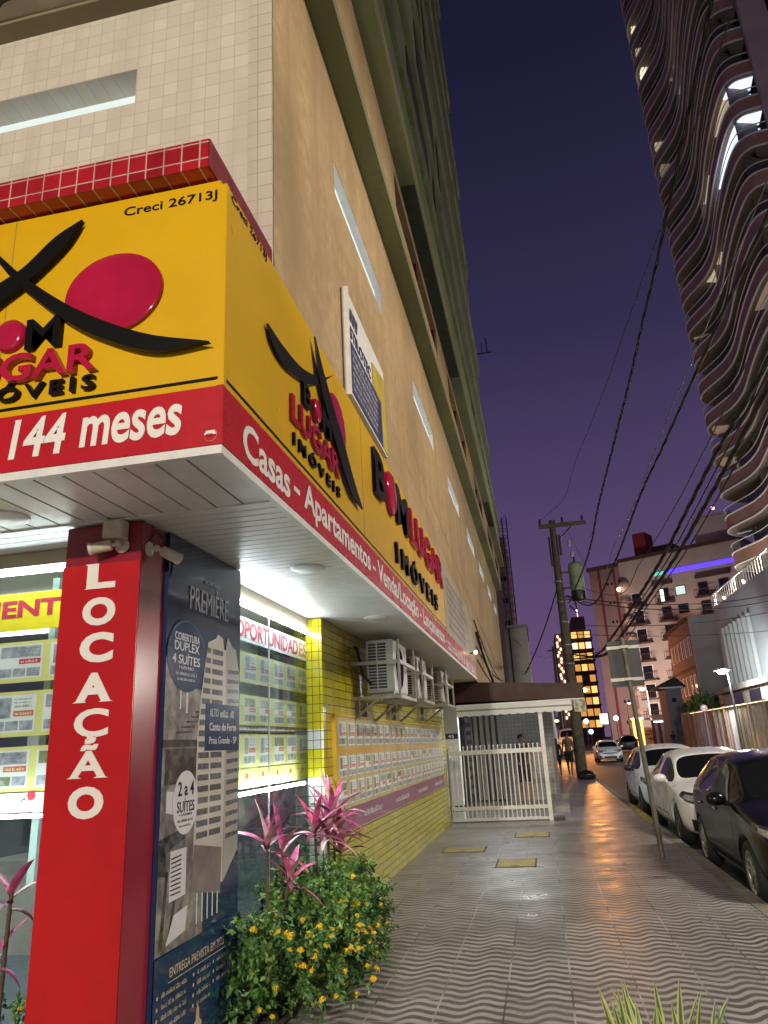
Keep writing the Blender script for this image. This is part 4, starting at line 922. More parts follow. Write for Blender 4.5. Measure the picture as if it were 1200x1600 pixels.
for x, z in ((2.05, 9.75), (2.12, 9.25)): b.lathe((x, 32.8, z), (.15, 0, 1), [(.03, 0), (.09, .05), (.06, .12), (.09, .2), (.06, .28), (.02, .36)], 12)
b.build('fuse_holder', mat('grey_ceramic', (.35, .33, .33), .25), up_)
b = MB()
for z in (8.2, 7.3, 6.4, 5.4, 4.6): b.lathe((1.425, 33, z), (0, 0, 1), [(.20, 0), (.212, .01), (.212, .05), (.20, .06)], 16)
b.build('band', steel, up_)
tr = thing('transformer', 'pale green transformer can bracketed to the utility pole', 'transformer', (2.18, 32.9, 7.6))
MB().lathe((2.20, 32.85, 7.72), (0, 0, 1), [(.02, 0), (.29, .01), (.31, .06), (.31, 1.12), (.27, 1.24), (.12, 1.31), (.02, 1.33)], 22).build('tank', mat('pale_green_enamel', (.24, .30, .18), .4, var=.12, vscale=4, second=(.15, .18, .11)), tr)
MB().lathe((2.20, 32.85, 7.28), (0, 0, 1), [(.02, 0), (.29, .01), (.31, .05), (.31, .43)], 22).build('base_box', black_plastic, tr)
MB().box(1.55, 1.95, 32.8, 32.9, 8.55, 8.63).box(1.55, 1.95, 32.8, 32.9, 7.85, 7.93).tube([(2.2, 32.85, 9.0), (2.18, 32.85, 9.4)], .04).tube([(1.75, 32.8, 7.1), (2.1, 32.8, 6.7), (2.0, 32.8, 7.25)], .05).build('bracket', black_plastic, tr)
cable_m = mat('black_cable_sheath', (.006, .0055, .006), .7, var=.2); bare = mat('bare_wire', (.16, .15, .16), .35, .6, var=.2)
GC = 'cables strung from the utility pole'
def lane(Y, k=.055): return 1.7+k*(33-Y)
def on_lane(px, py):
    """sight line against the upright plane in which the street's cables hang"""
    d = ray(px, py); s = (1.7+.055*33)/(d.x+.055*d.y); return EYE+d*s
def densify(ps, n=7):
    out = []; q = [ps[0]*2-ps[1]]+ps+[ps[-1]*2-ps[-2]]
    for i in range(1, len(q)-2):
        for k in range(n):
            t = k/n; a, b_, c, d = q[i-1:i+3]; out.append(.5*((2*b_)+(c-a)*t+(2*a-5*b_+4*c-d)*t*t+(3*b_-a-3*c+d)*t**3))
    return out+[ps[-1]]
def cable(label, start, px, r, m_=None, twist=0., end=None, name='overhead_cable', cat='cable'):
    ps = ([V(start)] if start else [])+[on_lane(*p) for p in px]
    if end: ps.append(V(end))
    else:
        d = ps[-1]-ps[-2]; d.normalize(); ps.append(ps[-1]+d*5+V((0, 0, .1))); ps.append(ps[-1]+d*12+V((0, 0, .9)))
    ps = densify(ps, 8); b = MB()
    if twist:
        L = [0]
        for i in range(1, len(ps)): L.append(L[-1]+(ps[i]-ps[i-1]).length)
        fine = []; n = int(L[-1]/.12); j = 0
        for k in range(n+1):
            s = L[-1]*k/n
            while j < len(L)-2 and L[j+1] < s: j += 1
            fine.append(ps[j].lerp(ps[j+1], (s-L[j])/max(1e-6, L[j+1]-L[j])))
        for ph in (0, 2.1, 4.2):
            b.tube([p+V((math.cos(k*.42+ph), 0, math.sin(k*.42+ph)))*twist for k, p in enumerate(fine)], r, 5)
    else: b.tube(ps, r, 6)
    o = b.build(name, m_ or cable_m, loc=ps[0]); return tag(o, label, cat, GC)
cable('thick twisted cable rising highest and alone across the sky from the pole', (1.75, 33, 7.25), [(918, 870), (935, 790), (960, 690), (985, 590), (1005, 500), (1022, 430), (1040, 345)], .013, twist=.02)
cable('hair thin wire farthest left in the sky, from the left end of the crossarm', (.95, 32.83, 11.1), [(880, 780), (900, 720), (940, 620), (975, 520), (1010, 420)], .009)
cable('thin pale wire between the twisted cable and the darker single cable', (1.9, 32.83, 11.1), [(930, 905), (960, 850), (987, 797), (1040, 660), (1082, 562), (1110, 495)], .008, bare)
cable('dark single cable crossing the curved balconies to the right of the twisted cable', (1.7, 33, 7.6), [(925, 945), (960, 880), (1000, 775), (1035, 700), (1091, 575), (1170, 400), (1200, 335)], .016, twist=.012)
cable('thin dark wire just left of the thick cable bundle', (1.75, 33, 8.2), [(960, 930), (1000, 880), (1050, 800), (1115, 675), (1150, 600), (1200, 500)], .009)
cable('upper thick cable of the bundle sweeping to the upper right', (1.62, 32.9, 5.0), [(930, 1024), (960, 990), (1000, 929), (1037, 868), (1072, 800), (1117, 712), (1150, 655), (1200, 562)], .019, twist=.017)
cable('lower thick cable of the bundle sweeping to the upper right', (1.62, 32.9, 4.8), [(945, 1022), (975, 988), (1007, 942), (1057, 868), (1094, 803), (1130, 738), (1170, 662), (1200, 603)], .019, twist=.017)
cable('thin cable hanging between the two thick bundle cables', (1.62, 32.9, 4.9), [(950, 1012), (1003, 936), (1047, 868), (1083, 803), (1124, 724), (1160, 658), (1200, 583)], .012)
cable('thin cable hugging the underside of the lower thick bundle cable', (1.62, 32.9, 4.7), [(960, 1018), (1015, 942), (1065, 872), (1106, 805), (1145, 735), (1200, 640)], .012)
def span(label, a, b_, sag, r=.012, twist=False):
    a, b_ = V(a), V(b_); n = 22; ps = [a.lerp(b_, k/n)-V((0, 0, sag*4*k/n*(1-k/n))) for k in range(n+1)]
    o = MB().tube(ps, r, 6).build('overhead_cable', cable_m, loc=a); return tag(o, label, 'cable', GC)
span('upper of two cables crossing the street from below the transformer to the curved tower', (1.6, 33, 7.55), (16.5, 47, 9.6), .75, .022)
span('lower of two cables crossing the street from below the transformer to the curved tower', (1.6, 33, 7.45), (16.5, 47, 9.3), .85, .022)
span('cable crossing the street in front of the pale block with slats', (1.6, 33, 6.3), (15.5, 45, 8.2), .5, .016)
span('lowest cable crossing the street to the pale block with slats', (1.6, 33, 5.9), (15.5, 45, 6.9), .3, .014)
span('dangling cable from the pole down to the grey tiled block', (1.3, 33, 7.9), (-.6, 40, 4.9), .25, .03)
span('thin cable from the pole to the small far pole, upper', (1.3, 33.1, 5.5), (1.6, 70, 8.6), .5, .012)
span('thin cable from the far pole to the corner building', (1.6, 70, 8.8), (-1.3, 30.8, 6.2), .6, .014)
for k, (z0, z1, yy) in enumerate(((3.4, 3.55, 29), (3.7, 3.9, 30), (4.3, 3.7, 27.5))):
    pts = [V((-1.28, 17+q*(yy-17), z0+(z1-z0)*q-.25*4*q*(1-q))) for q in [j/14 for j in range(15)]]
    tag(MB().tube(pts, .012, 5).build('wall_cable', cable_m, loc=pts[0]), ('lowest', 'middle', 'highest')[k]+' of the loose cables draped along the ochre side wall past the sign', 'cable', 'cables draped along the side wall')
tag(MB().tube([(-1.27, 17.3, 4.05), (-1.22, 18.6, 3.55), (-1.1, 20.2, 2.95)], .035, 8).build('conduit', black_plastic, loc=(-1.27, 17.3, 4)), 'thick dark conduit slanting down the wall above the brown canopy', 'conduit')
fp = thing('utility_pole', 'small distant pole with a short crossarm against the purple sky', 'utility pole', (1.62, 70, 0))
MB().tube([(1.62, 70, 0), (1.76, 70, 9.7)], [.16, .1], 10).build('shaft', wood, fp); MB().box(1.25, 1.95, 69.85, 69.93, 9.25, 9.4).build('crossarm', wood, fp)

# ------------------------------------------------------------------ traffic sign seen from behind, round sign, rubbish bag
ts = thing('street_sign', 'grey back of a rectangular street sign on a leaning steel post at the kerb', 'sign', (1.39, 11.3, 0))
post = V((1.28, 11.3, 2.93)); MB().tube([(1.39, 11.3, 0), post], .034, 14).ball(post, .034).build('post', mat('grey_painted_post', (.13, .12, .095), .55, .2, var=.25, vscale=7, second=(.08, .07, .05)), ts)
MB().box(1.06, 1.51, 11.345, 11.352, 2.26, 2.92).build('panel', mat('grey_sign_back', (.045, .05, .055), .5, .2, var=.15, vscale=5), ts, bevel=.002)
for z in (2.80, 2.34): MB().box(1.05, 1.52, 11.338, 11.344, z, z+.045).box(1.24, 1.35, 11.262, 11.337, z+.004, z+.041).build('bracket', steel, ts)
rs = thing('street_sign', 'round white sign on a slim post in front of the far fence', 'sign', (10.92, 55, 0))
MB().tube([(10.9, 55, 0), (10.92, 55, 2.9)], .035, 8).build('post', steel, rs)
MB().lathe((10.92, 54.95, 3.05), (0, -1, 0), [(.001, .012), (.24, .012), (.245, 0)], 28).build('disc', sign_white, rs)
MB().lathe((10.92, 54.935, 3.05), (0, -1, 0), [(.19, .004), (.24, .004)], 28).box(10.76, 11.08, 54.92, 54.928, 3.03, 3.07).build('ring', tag_red, rs)
rb = thing('rubbish_bag', 'black rubbish bag slumped at the foot of the utility pole', 'bag', (1.5, 31.6, 0))
r = random.Random(2); b = MB(); b.ball((1.5, 31.6, .14), (.36, .25, .2), 16, 10)
b.v = [V((p.x, p.y, max(.002, p.z)))+rv(r)*.025 for p in b.v]; b.v = [V((p.x, p.y, max(.002, p.z))) for p in b.v]
b.tube([(1.5, 31.6, .3), (1.53, 31.6, .40)], [.05, .02], 7); b.build('sack', mat('black_bin_liner', (.01, .01, .011), .22, var=.2), rb)
# ------------------------------------------------------------------ cars (local space: nose towards -Y, wheels on z = 0)
tyre_m = mat('tyre_rubber', (.014, .014, .015), .75, var=.2, vscale=20); rim_m = mat('alloy_rim', (.42, .42, .43), .28, .85, var=.1); rim_d = mat('dark_alloy_rim', (.10, .10, .105), .35, .7, var=.1)
trim_m = mat('black_car_trim', (.012, .012, .013), .45, var=.1); chrome = mat('chrome', (.7, .7, .7), .1, 1., var=0)
lamp_m = mat('headlamp_lens', (.30, .32, .34), .06, .3, var=.5, vscale=25, coat=1.); lamp_d = mat('headlamp_dark', (.03, .03, .035), .1, var=0, coat=1.)
well_m = mat('wheel_well', (.006, .006, .006), .9, var=0); plate_m = mat('number_plate_face', (.55, .56, .56), .4, var=.04)
cglass = mat('car_glass', (.008, .009, .011), .03, var=0); cglass.node_tree.nodes['Principled BSDF'].inputs['Specular IOR Level'].default_value = .28
tail_m = mat('tail_lamp_red', (.25, .012, .012), .12, var=.1, coat=1.)
def paint(name, col, rough=.28, metal=0.): 
    m = mat(name, col, rough, metal, var=.03, vscale=2, coat=.35, objspace=True); m.node_tree.nodes['Principled BSDF'].inputs['Coat Roughness'].default_value = .12; return m
WHITE = paint('white_car_paint', (.76, .77, .78)); BLACK = paint('black_car_paint', (.006, .006, .008), .2); BLACK.node_tree.nodes['Principled BSDF'].inputs['Specular IOR Level'].default_value = .2; BLACK.node_tree.nodes['Principled BSDF'].inputs['Coat Weight'].default_value = .3; SILVER = paint('pale_silver_paint', (.45, .46, .47), .3, .3)
HATCH = dict(L=4.05, W=1.74, H=1.50, st=[  # y/L, zbottom, halfw low, mid, belt, z mid, z belt, z top, half top
 (-.500, .30, .50, .56, .52, .45, .62, .66, .40), (-.488, .22, .66, .72, .66, .46, .68, .73, .50), (-.455, .20, .76, .815, .76, .48, .74, .81, .60),
 (-.40, .19, .80, .85, .80, .50, .82, .885, .64), (-.33, .18, .82, .865, .825, .52, .88, .945, .68), (-.255, .18, .83, .87, .84, .53, .925, 1.00, .70),
 (-.235, .18, .83, .87, .842, .53, .935, 1.03, .69), (-.10, .18, .83, .87, .845, .54, .955, 1.41, .585), (-.06, .18, .83, .87, .845, .54, .96, 1.445, .585), (.05, .18, .83, .87, .845, .54, .97, 1.485, .59), (.075, .18, .83, .87, .845, .54, .97, 1.49, .59),
 (.22, .18, .83, .87, .842, .54, .985, 1.48, .585), (.30, .19, .825, .865, .835, .55, 1.0, 1.46, .575), (.39, .21, .81, .85, .82, .57, 1.01, 1.40, .56), (.42, .22, .80, .84, .81, .58, 1.01, 1.36, .55),
 (.472, .26, .74, .79, .76, .60, 1.0, 1.06, .64), (.490, .30, .68, .73, .68, .62, .92, .97, .58), (.50, .36, .58, .62, .56, .62, .82, .86, .46)],
 ws=(6, 7), side=[(6, 9), (10, 12)], rear=(14, 15), wheels=(-.315, .325), wr=.315)
SEDAN = dict(L=4.45, W=1.76, H=1.47, st=[
 (-.500, .30, .50, .57, .53, .44, .60, .64, .40), (-.490, .21, .66, .73, .67, .45, .66, .71, .50), (-.458, .19, .77, .825, .77, .47, .72, .78, .60),
 (-.40, .18, .81, .86, .81, .49, .80, .86, .65), (-.33, .17, .83, .875, .835, .51, .86, .915, .69), (-.25, .17, .84, .88, .85, .52, .905, .965, .71),
 (-.225, .17, .84, .88, .852, .52, .915, .995, .70), (-.095, .17, .84, .88, .855, .53, .935, 1.375, .59), (-.055, .17, .84, .88, .855, .53, .94, 1.41, .585), (.045, .17, .84, .88, .855, .53, .95, 1.455, .59), (.068, .17, .84, .88, .855, .53, .95, 1.46, .59),
 (.17, .17, .84, .88, .852, .53, .96, 1.44, .58), (.23, .18, .84, .88, .85, .54, .97, 1.39, .57), (.26, .19, .835, .875, .845, .55, .975, 1.36, .565),
 (.36, .21, .82, .86, .83, .57, .99, 1.06, .68), (.38, .22, .82, .855, .825, .58, .985, 1.035, .68), (.465, .25, .77, .81, .78, .60, .97, 1.02, .62), (.49, .30, .70, .75, .70, .62, .90, .95, .55), (.50, .36, .60, .64, .58, .62, .78, .82, .45)],
 ws=(6, 7), side=[(6, 9), (10, 13)], rear=(13, 14), wheels=(-.318, .305), wr=.325)
def ring(spec, s):
    y, zb, wl, wm, wbt, zm, zbelt, zt, wt = s; k = spec['W']/1.74; y *= spec['L']
    cab = zt-zbelt > .16
    pts = [(0, zb), (wl*.78, zb), (wl, zb+.07), (wm, zm), (wbt+ (wm-wbt)*.55, zm+(zbelt-zm)*.72), (wbt, zbelt)]
    pts += [(wt+(.035 if cab else .0), zt-(.075 if cab else .028)), (wt*.72, zt-(.012 if cab else .008)), (0, zt+.012)]
    R = [V((x*k, y, z)) for x, z in pts]
    return R
def build_car(spec, label, loc, body_m, group, rotz=0, rim_mat=None, grille=True, name='parked_car', dark_trim=False):
    t = thing(name, label, 'car', loc, rotz, group); n = 9
    bm = bmesh.new(); cols = []
    for s in spec['st']:
        R = ring(spec, s); vr = [bm.verts.new(p) for p in R]
        vl = [vr[0]]+[bm.verts.new((-p.x, p.y, p.z)) for p in R[1:-1]]+[vr[-1]]
        cols.append((vr, vl))
    fid = {}
    for i in range(len(cols)-1):
        for sd in (0, 1):
            a, b_ = cols[i][sd], cols[i+1][sd]
            for j in range(n-1):
                q = [a[j], b_[j], b_[j+1], a[j+1]]; q = q if sd == 0 else q[::-1]
                fid[(i, j, sd)] = bm.faces.new(q)
    for e in (0, -1):
        vr, vl = cols[e]
        for j in range(n-1):
            q = [v for v in (vr[j], vr[j+1], vl[j+1], vl[j])]; q = list(dict.fromkeys(q))
            if e: q = q[::-1]
            bm.faces.new(q)
    bmesh.ops.recalc_face_normals(bm, faces=bm.faces)
    sets = [([fid[(spec['ws'][0], j, s)] for j in (6, 7) for s in (0, 1)], 1, .03)]
    for sd in (0, 1):
        for a, c in spec['side']: sets.append(([fid[(i, 5, sd)] for i in range(a, c)], 2, .03))
    sets.append(([fid[(spec['rear'][0], j, s)] for j in (6, 7) for s in (0, 1)], 3, .06))
    lay = bm.edges.layers.float.get('crease_edge') or bm.edges.layers.float.new('crease_edge')
    for fs_, mi, th in sets:
        bmesh.ops.inset_region(bm, faces=fs_, thickness=th, depth=-.012, use_even_offset=True, use_boundary=True)
        for f in fs_: f.material_index = mi
    for e in bm.edges:
        m_ = {f.material_index for f in e.link_faces}
        if len(m_) > 1: e[lay] = 1.0
    me = bpy.data.meshes.new('body'); bm.to_mesh(me); bm.free()
    for m_ in (body_m, cglass, cglass, cglass, well_m): me.materials.append(m_)
    ob = bpy.data.objects.new('body', me); COL.objects.link(ob)
    md = ob.modifiers.new('sub', 'SUBSURF'); md.levels = 3; md.render_levels = 3; bake(ob)
    cb = MB(); wy = [spec['L']*w_ for w_ in spec['wheels']]; wr = spec['wr']; ar = wr+.052
    hw = spec['W']/2
    for y in wy:
        for sg in (-1, 1): cb.lathe((sg*(hw+.25), y, wr), (-sg, 0, 0), [(.001, 0), (ar, 0), (ar, .55), (.001, .55)], 40)
    cut = cb.build('cutter', well_m, local=True)
    md = ob.modifiers.new('arch', 'BOOLEAN'); md.operation = 'DIFFERENCE'; md.object = cut; md.solver = 'EXACT'; bake(ob)
    bpy.data.objects.remove(cut)
    bm = bmesh.new(); bm.from_mesh(ob.data)
    for f in bm.faces:
        c = f.calc_center_median(); f.smooth = True
        for y in wy:
            d = math.hypot(c.y-y, c.z-wr)
            if d < ar+.004 and abs(c.x) < hw-.02 and abs(c.x) > .2 and (abs(f.normal.x) > .8 or (V((0, y-c.y, wr-c.z)).dot(f.normal) > .5*d)) and c.z < wr+ar: f.material_index = 4
    tree = BVHTree.FromBMesh(bm)
    names = {0: 'body', 1: 'windscreen', 2: 'side_window', 3: 'rear_window'}
    def split(sel, nm, mats_):
        c = bm.copy(); kill = [f for f in c.faces if not sel(f)]; bmesh.ops.delete(c, geom=kill, context='FACES')
        if not c.faces: c.free(); return
        m2 = bpy.data.meshes.new(nm); c.to_mesh(m2); c.free(); m2.materials.clear()
        for q in mats_: m2.materials.append(q)
        o = bpy.data.objects.new(nm, m2); COL.objects.link(o); o.parent = t; return o
    bpy.data.objects.remove(ob)
    split(lambda f: f.material_index in (0, 4), 'body', [body_m, cglass, cglass, cglass, well_m])
    split(lambda f: f.material_index == 1, 'windscreen', [cglass]*5); split(lambda f: f.material_index == 3, 'rear_window', [cglass]*5)
    for sg in (-1, 1): split(lambda f: f.material_index == 2 and f.calc_center_median().x*sg > 0, 'side_window', [cglass]*5)
    L_ = spec['L']
    def hit(o, d, lift=.004):
        h = tree.ray_cast(V(o), V(d).normalized())
        return h[0]+h[1]*lift if h[0] else None
    def ribbon(mb, pts2, w_, sg, lift=.002):
        P = [(hit((sg*2, y, z), (-sg, 0, 0), lift)) for y, z in pts2]; P = [p for p in P if p]
        for a, b2 in zip(P, P[1:]):
            d = (b2-a); s = d.cross(V((sg, 0, 0))).normalized()*w_/2; mb.quad(a-s, b2-s, b2+s, a+s)
    def line2(*ps, n=10): return [(a[0]+(b2[0]-a[0])*k/n, a[1]+(b2[1]-a[1])*k/n) for a, b2 in zip(ps, ps[1:]) for k in range(n+1)]
    def patch(mb, outline, d, depth0, lift=.006, n=8):
        """a four cornered patch laid on the body: corners given in (x, z) or (y, z), projected along d"""
        g = []
        for i in range(n+1):
            for j in range(n+1):
                u, v_ = i/n, j/n; a = outline[0].lerp(outline[1], u); b2 = outline[3].lerp(outline[2], u); p = a.lerp(b2, v_)
                g.append(hit(p-V(d).normalized()*depth0, d, lift))
        for i in range(n):
            for j in range(n):
                q = [g[i*(n+1)+j], g[(i+1)*(n+1)+j], g[(i+1)*(n+1)+j+1], g[i*(n+1)+j+1]]
                if all(q): mb.add(q, [(0, 1, 2, 3)], True)
    seams = MB()
    s_ = spec['st']; b1 = -.20*L_; b2_ = .062*L_; b3 = spec['wheels'][1]*L_-.17
    for sg in (-1, 1):
        for y in (b1, b2_): ribbon(seams, line2((y-.02, .26), (y, .55), (y, .93)), .010, sg)
        ribbon(seams, line2((b3+.12, .93), (b3+.05, .80), (b3-.20, .62), (b3-.24, .26)), .010, sg)
        ribbon(seams, line2((b1-.02, .262), (b3-.24, .262)), .010, sg)
        ribbon(seams, line2((b1+.2, .40), (b3-.35, .42)), .022, sg)
    seams.build('door_seam', trim_m, t, local=True)
    sill = MB()
    for sg in (-1, 1): ribbon(sill, line2((wy[0]+ar+.02, .235), (wy[1]-ar-.02, .24), n=14), .07, sg, .003)
    sill.build('sill', trim_m, t, local=True)
    for sg in (-1, 1):
        hb = MB()
        for y in (b2_-.24, b3-.17): p = hit((sg*2, y, .84), (-sg, 0, 0), .014); hb.ball(p, (.016, .085, .02), 10, 6)
        hb.build('door_handle', chrome if dark_trim else body_m, t, local=True)
        p = hit((sg*2, b1+.16, .95), (-sg, 0, 0), 0) or V((sg*.85, b1+.16, .95))
        mm = MB(); mm.ball(p+V((sg*.12, -.01, .045)), (.115, .07, .075), 14, 9).tube([p+V((sg*-.01, 0, -.01)), p+V((sg*.09, 0, .01))], .025, 8); mm.build('mirror', trim_m if dark_trim == 2 else body_m, t, local=True)
        zt = s_[3][6]
        hl = MB(); patch(hl, [V((sg*.44, -L_*.5, .60)), V((sg*.80, -L_*.5, .69)), V((sg*.83, -L_*.5, .80)), V((sg*.54, -L_*.5, .705))], (-sg*.35, 1, 0), .6, .006); patch(hl, [V((0, -L_*.5+.10, .66)), V((0, -L_*.5+.50, .765)), V((0, -L_*.5+.56, .83)), V((0, -L_*.5+.14, .765))], (-sg, .04, 0), 1.5, .006); h = hl.build('headlight', lamp_d, t, local=True)
        hl = MB(); patch(hl, [V((sg*.52, -L_*.5, .635)), V((sg*.72, -L_*.5, .685)), V((sg*.74, -L_*.5, .755)), V((sg*.56, -L_*.5, .69))], (-sg*.35, 1, 0), .6, .010); patch(hl, [V((0, -L_*.5+.13, .685)), V((0, -L_*.5+.36, .745)), V((0, -L_*.5+.40, .785)), V((0, -L_*.5+.15, .745))], (-sg, .04, 0), 1.5, .010); hl.build('lens', lamp_m, h, local=True)
        fl = MB(); patch(fl, [V((sg*.52, -L_*.5, .27)), V((sg*.76, -L_*.5, .27)), V((sg*.77, -L_*.5, .45)), V((sg*.60, -L_*.5, .42))], (-sg*.25, 1, 0), .6, .005); fl.build('bumper_vent', trim_m, t, local=True)
        fl = MB(); patch(fl, [V((sg*.60, -L_*.5, .32)), V((sg*.68, -L_*.5, .32)), V((sg*.68, -L_*.5, .39)), V((sg*.60, -L_*.5, .39))], (-sg*.25, 1, 0), .6, .010, 3); fl.build('fog_lamp', lamp_m, t, local=True)
        tl = MB(); patch(tl, [V((sg*.50, L_*.5, .74)), V((sg*.82, L_*.5, .76)), V((sg*.80, L_*.5, .95)), V((sg*.55, L_*.5, .90))], (-sg*.4, -1, 0), .6, .006); tl.build('tail_light', tail_m, t, local=True)
    g = MB(); patch(g, [V((-.42, -L_*.5, .56)), V((.42, -L_*.5, .56)), V((.46, -L_*.5, .635)), V((-.46, -L_*.5, .635))], (0, 1, 0), .6, .006); g.build('grille', trim_m, t, local=True)
    g = MB(); patch(g, [V((-.44, -L_*.5, .27)), V((.44, -L_*.5, .27)), V((.40, -L_*.5, .40)), V((-.40, -L_*.5, .40))], (0, 1, 0), .6, .006); g.build('air_intake', trim_m, t, local=True)
    g = MB(); patch(g, [V((-.20, -L_*.5, .425)), V((.20, -L_*.5, .425)), V((.20, -L_*.5, .54)), V((-.20, -L_*.5, .54))], (0, 1, 0), .6, .012, 3); g.build('number_plate', plate_m, t, local=True)
    g = MB(); patch(g, [V((-.20, L_*.5, .66)), V((.20, L_*.5, .66)), V((.20, L_*.5, .77)), V((-.20, L_*.5, .77))], (0, -1, 0), .6, .012, 3); g.build('number_plate', plate_m, t, local=True)
    for y in wy:
        for sg in (-1, 1):
            c = V((sg*(hw-.025), y, wr)); ax = (sg, 0, 0)
            w_ = MB().lathe(c, ax, [(wr*.66, -.20), (wr*.93, -.20), (wr, -.165), (wr, -.03), (wr*.95, -.002), (wr*.80, .006), (wr*.67, -.004)], 36).build('wheel', tyre_m, t, local=True)
            rb_ = MB().lathe(c, ax, [(wr*.68, -.004), (wr*.64, .0), (wr*.60, -.03), (wr*.60, -.15)], 36).lathe(c, ax, [(.001, -.008), (.055, -.008), (.07, -.03)], 20)
            for k in range(5):
                a = k*2*math.pi/5+.3; dr = V((0, math.cos(a), math.sin(a))); sd = V((0, -math.sin(a), math.cos(a)))
                for q in (-1, 1): rb_.obox(c+dr*.04+sd*(q*.020-.011)-V(ax)*.045, dr*(wr*.60-.03)+sd*q*.030, sd*.022, V(ax)*.03)
            rb_.build('rim', rim_mat or rim_m, w_, local=True)
            MB().lathe(c, ax, [(.001, -.07), (wr*.5, -.07)], 24).build('brake_disc', trim_m, w_, local=True)
    return t
GP = 'cars parked along the kerb'
black_car = build_car(HATCH, 'glossy black hatchback parked nearest the camera at the kerb', (2.82, 10.25, -.15), BLACK, GP, rotz=-.012, dark_trim=True)
sedan = build_car(SEDAN, 'white saloon car parked between the black hatchback and another white car', (2.86, 15.1, -.15), WHITE, GP, rim_mat=rim_d)
hatch = build_car(HATCH, 'farthest parked white hatchback with black door mirrors, behind the white saloon', (2.86, 19.95, -.15), WHITE, GP, rim_mat=rim_d, dark_trim=2)
far_white = copy_tree(sedan); far_white['label'] = 'white saloon car facing the camera in the roadway far beyond the utility pole'; far_white.location = (4.35, 57, -.15); far_white.name = 'saloon_car'; far_white['group'] = 'cars far down the street'
dark_suv = copy_tree(black_car); dark_suv['label'] = 'dark car seen from behind far down the street by the orange lit booth'; dark_suv.location = (8.6, 84, -.15); dark_suv.rotation_euler = (0, 0, math.pi-.06); dark_suv.scale = (1.1, 1.08, 1.18); dark_suv.name = 'saloon_car'; dark_suv['group'] = 'cars far down the street'
van = copy_tree(hatch); van['label'] = 'pale van partly hidden behind the utility pole down the pavement side'; van.location = (2.0, 64, .1); van.scale = (1.1, 1.1, 1.5); van['category'] = 'van'; van.name = 'pale_van'; van['group'] = 'cars far down the street'

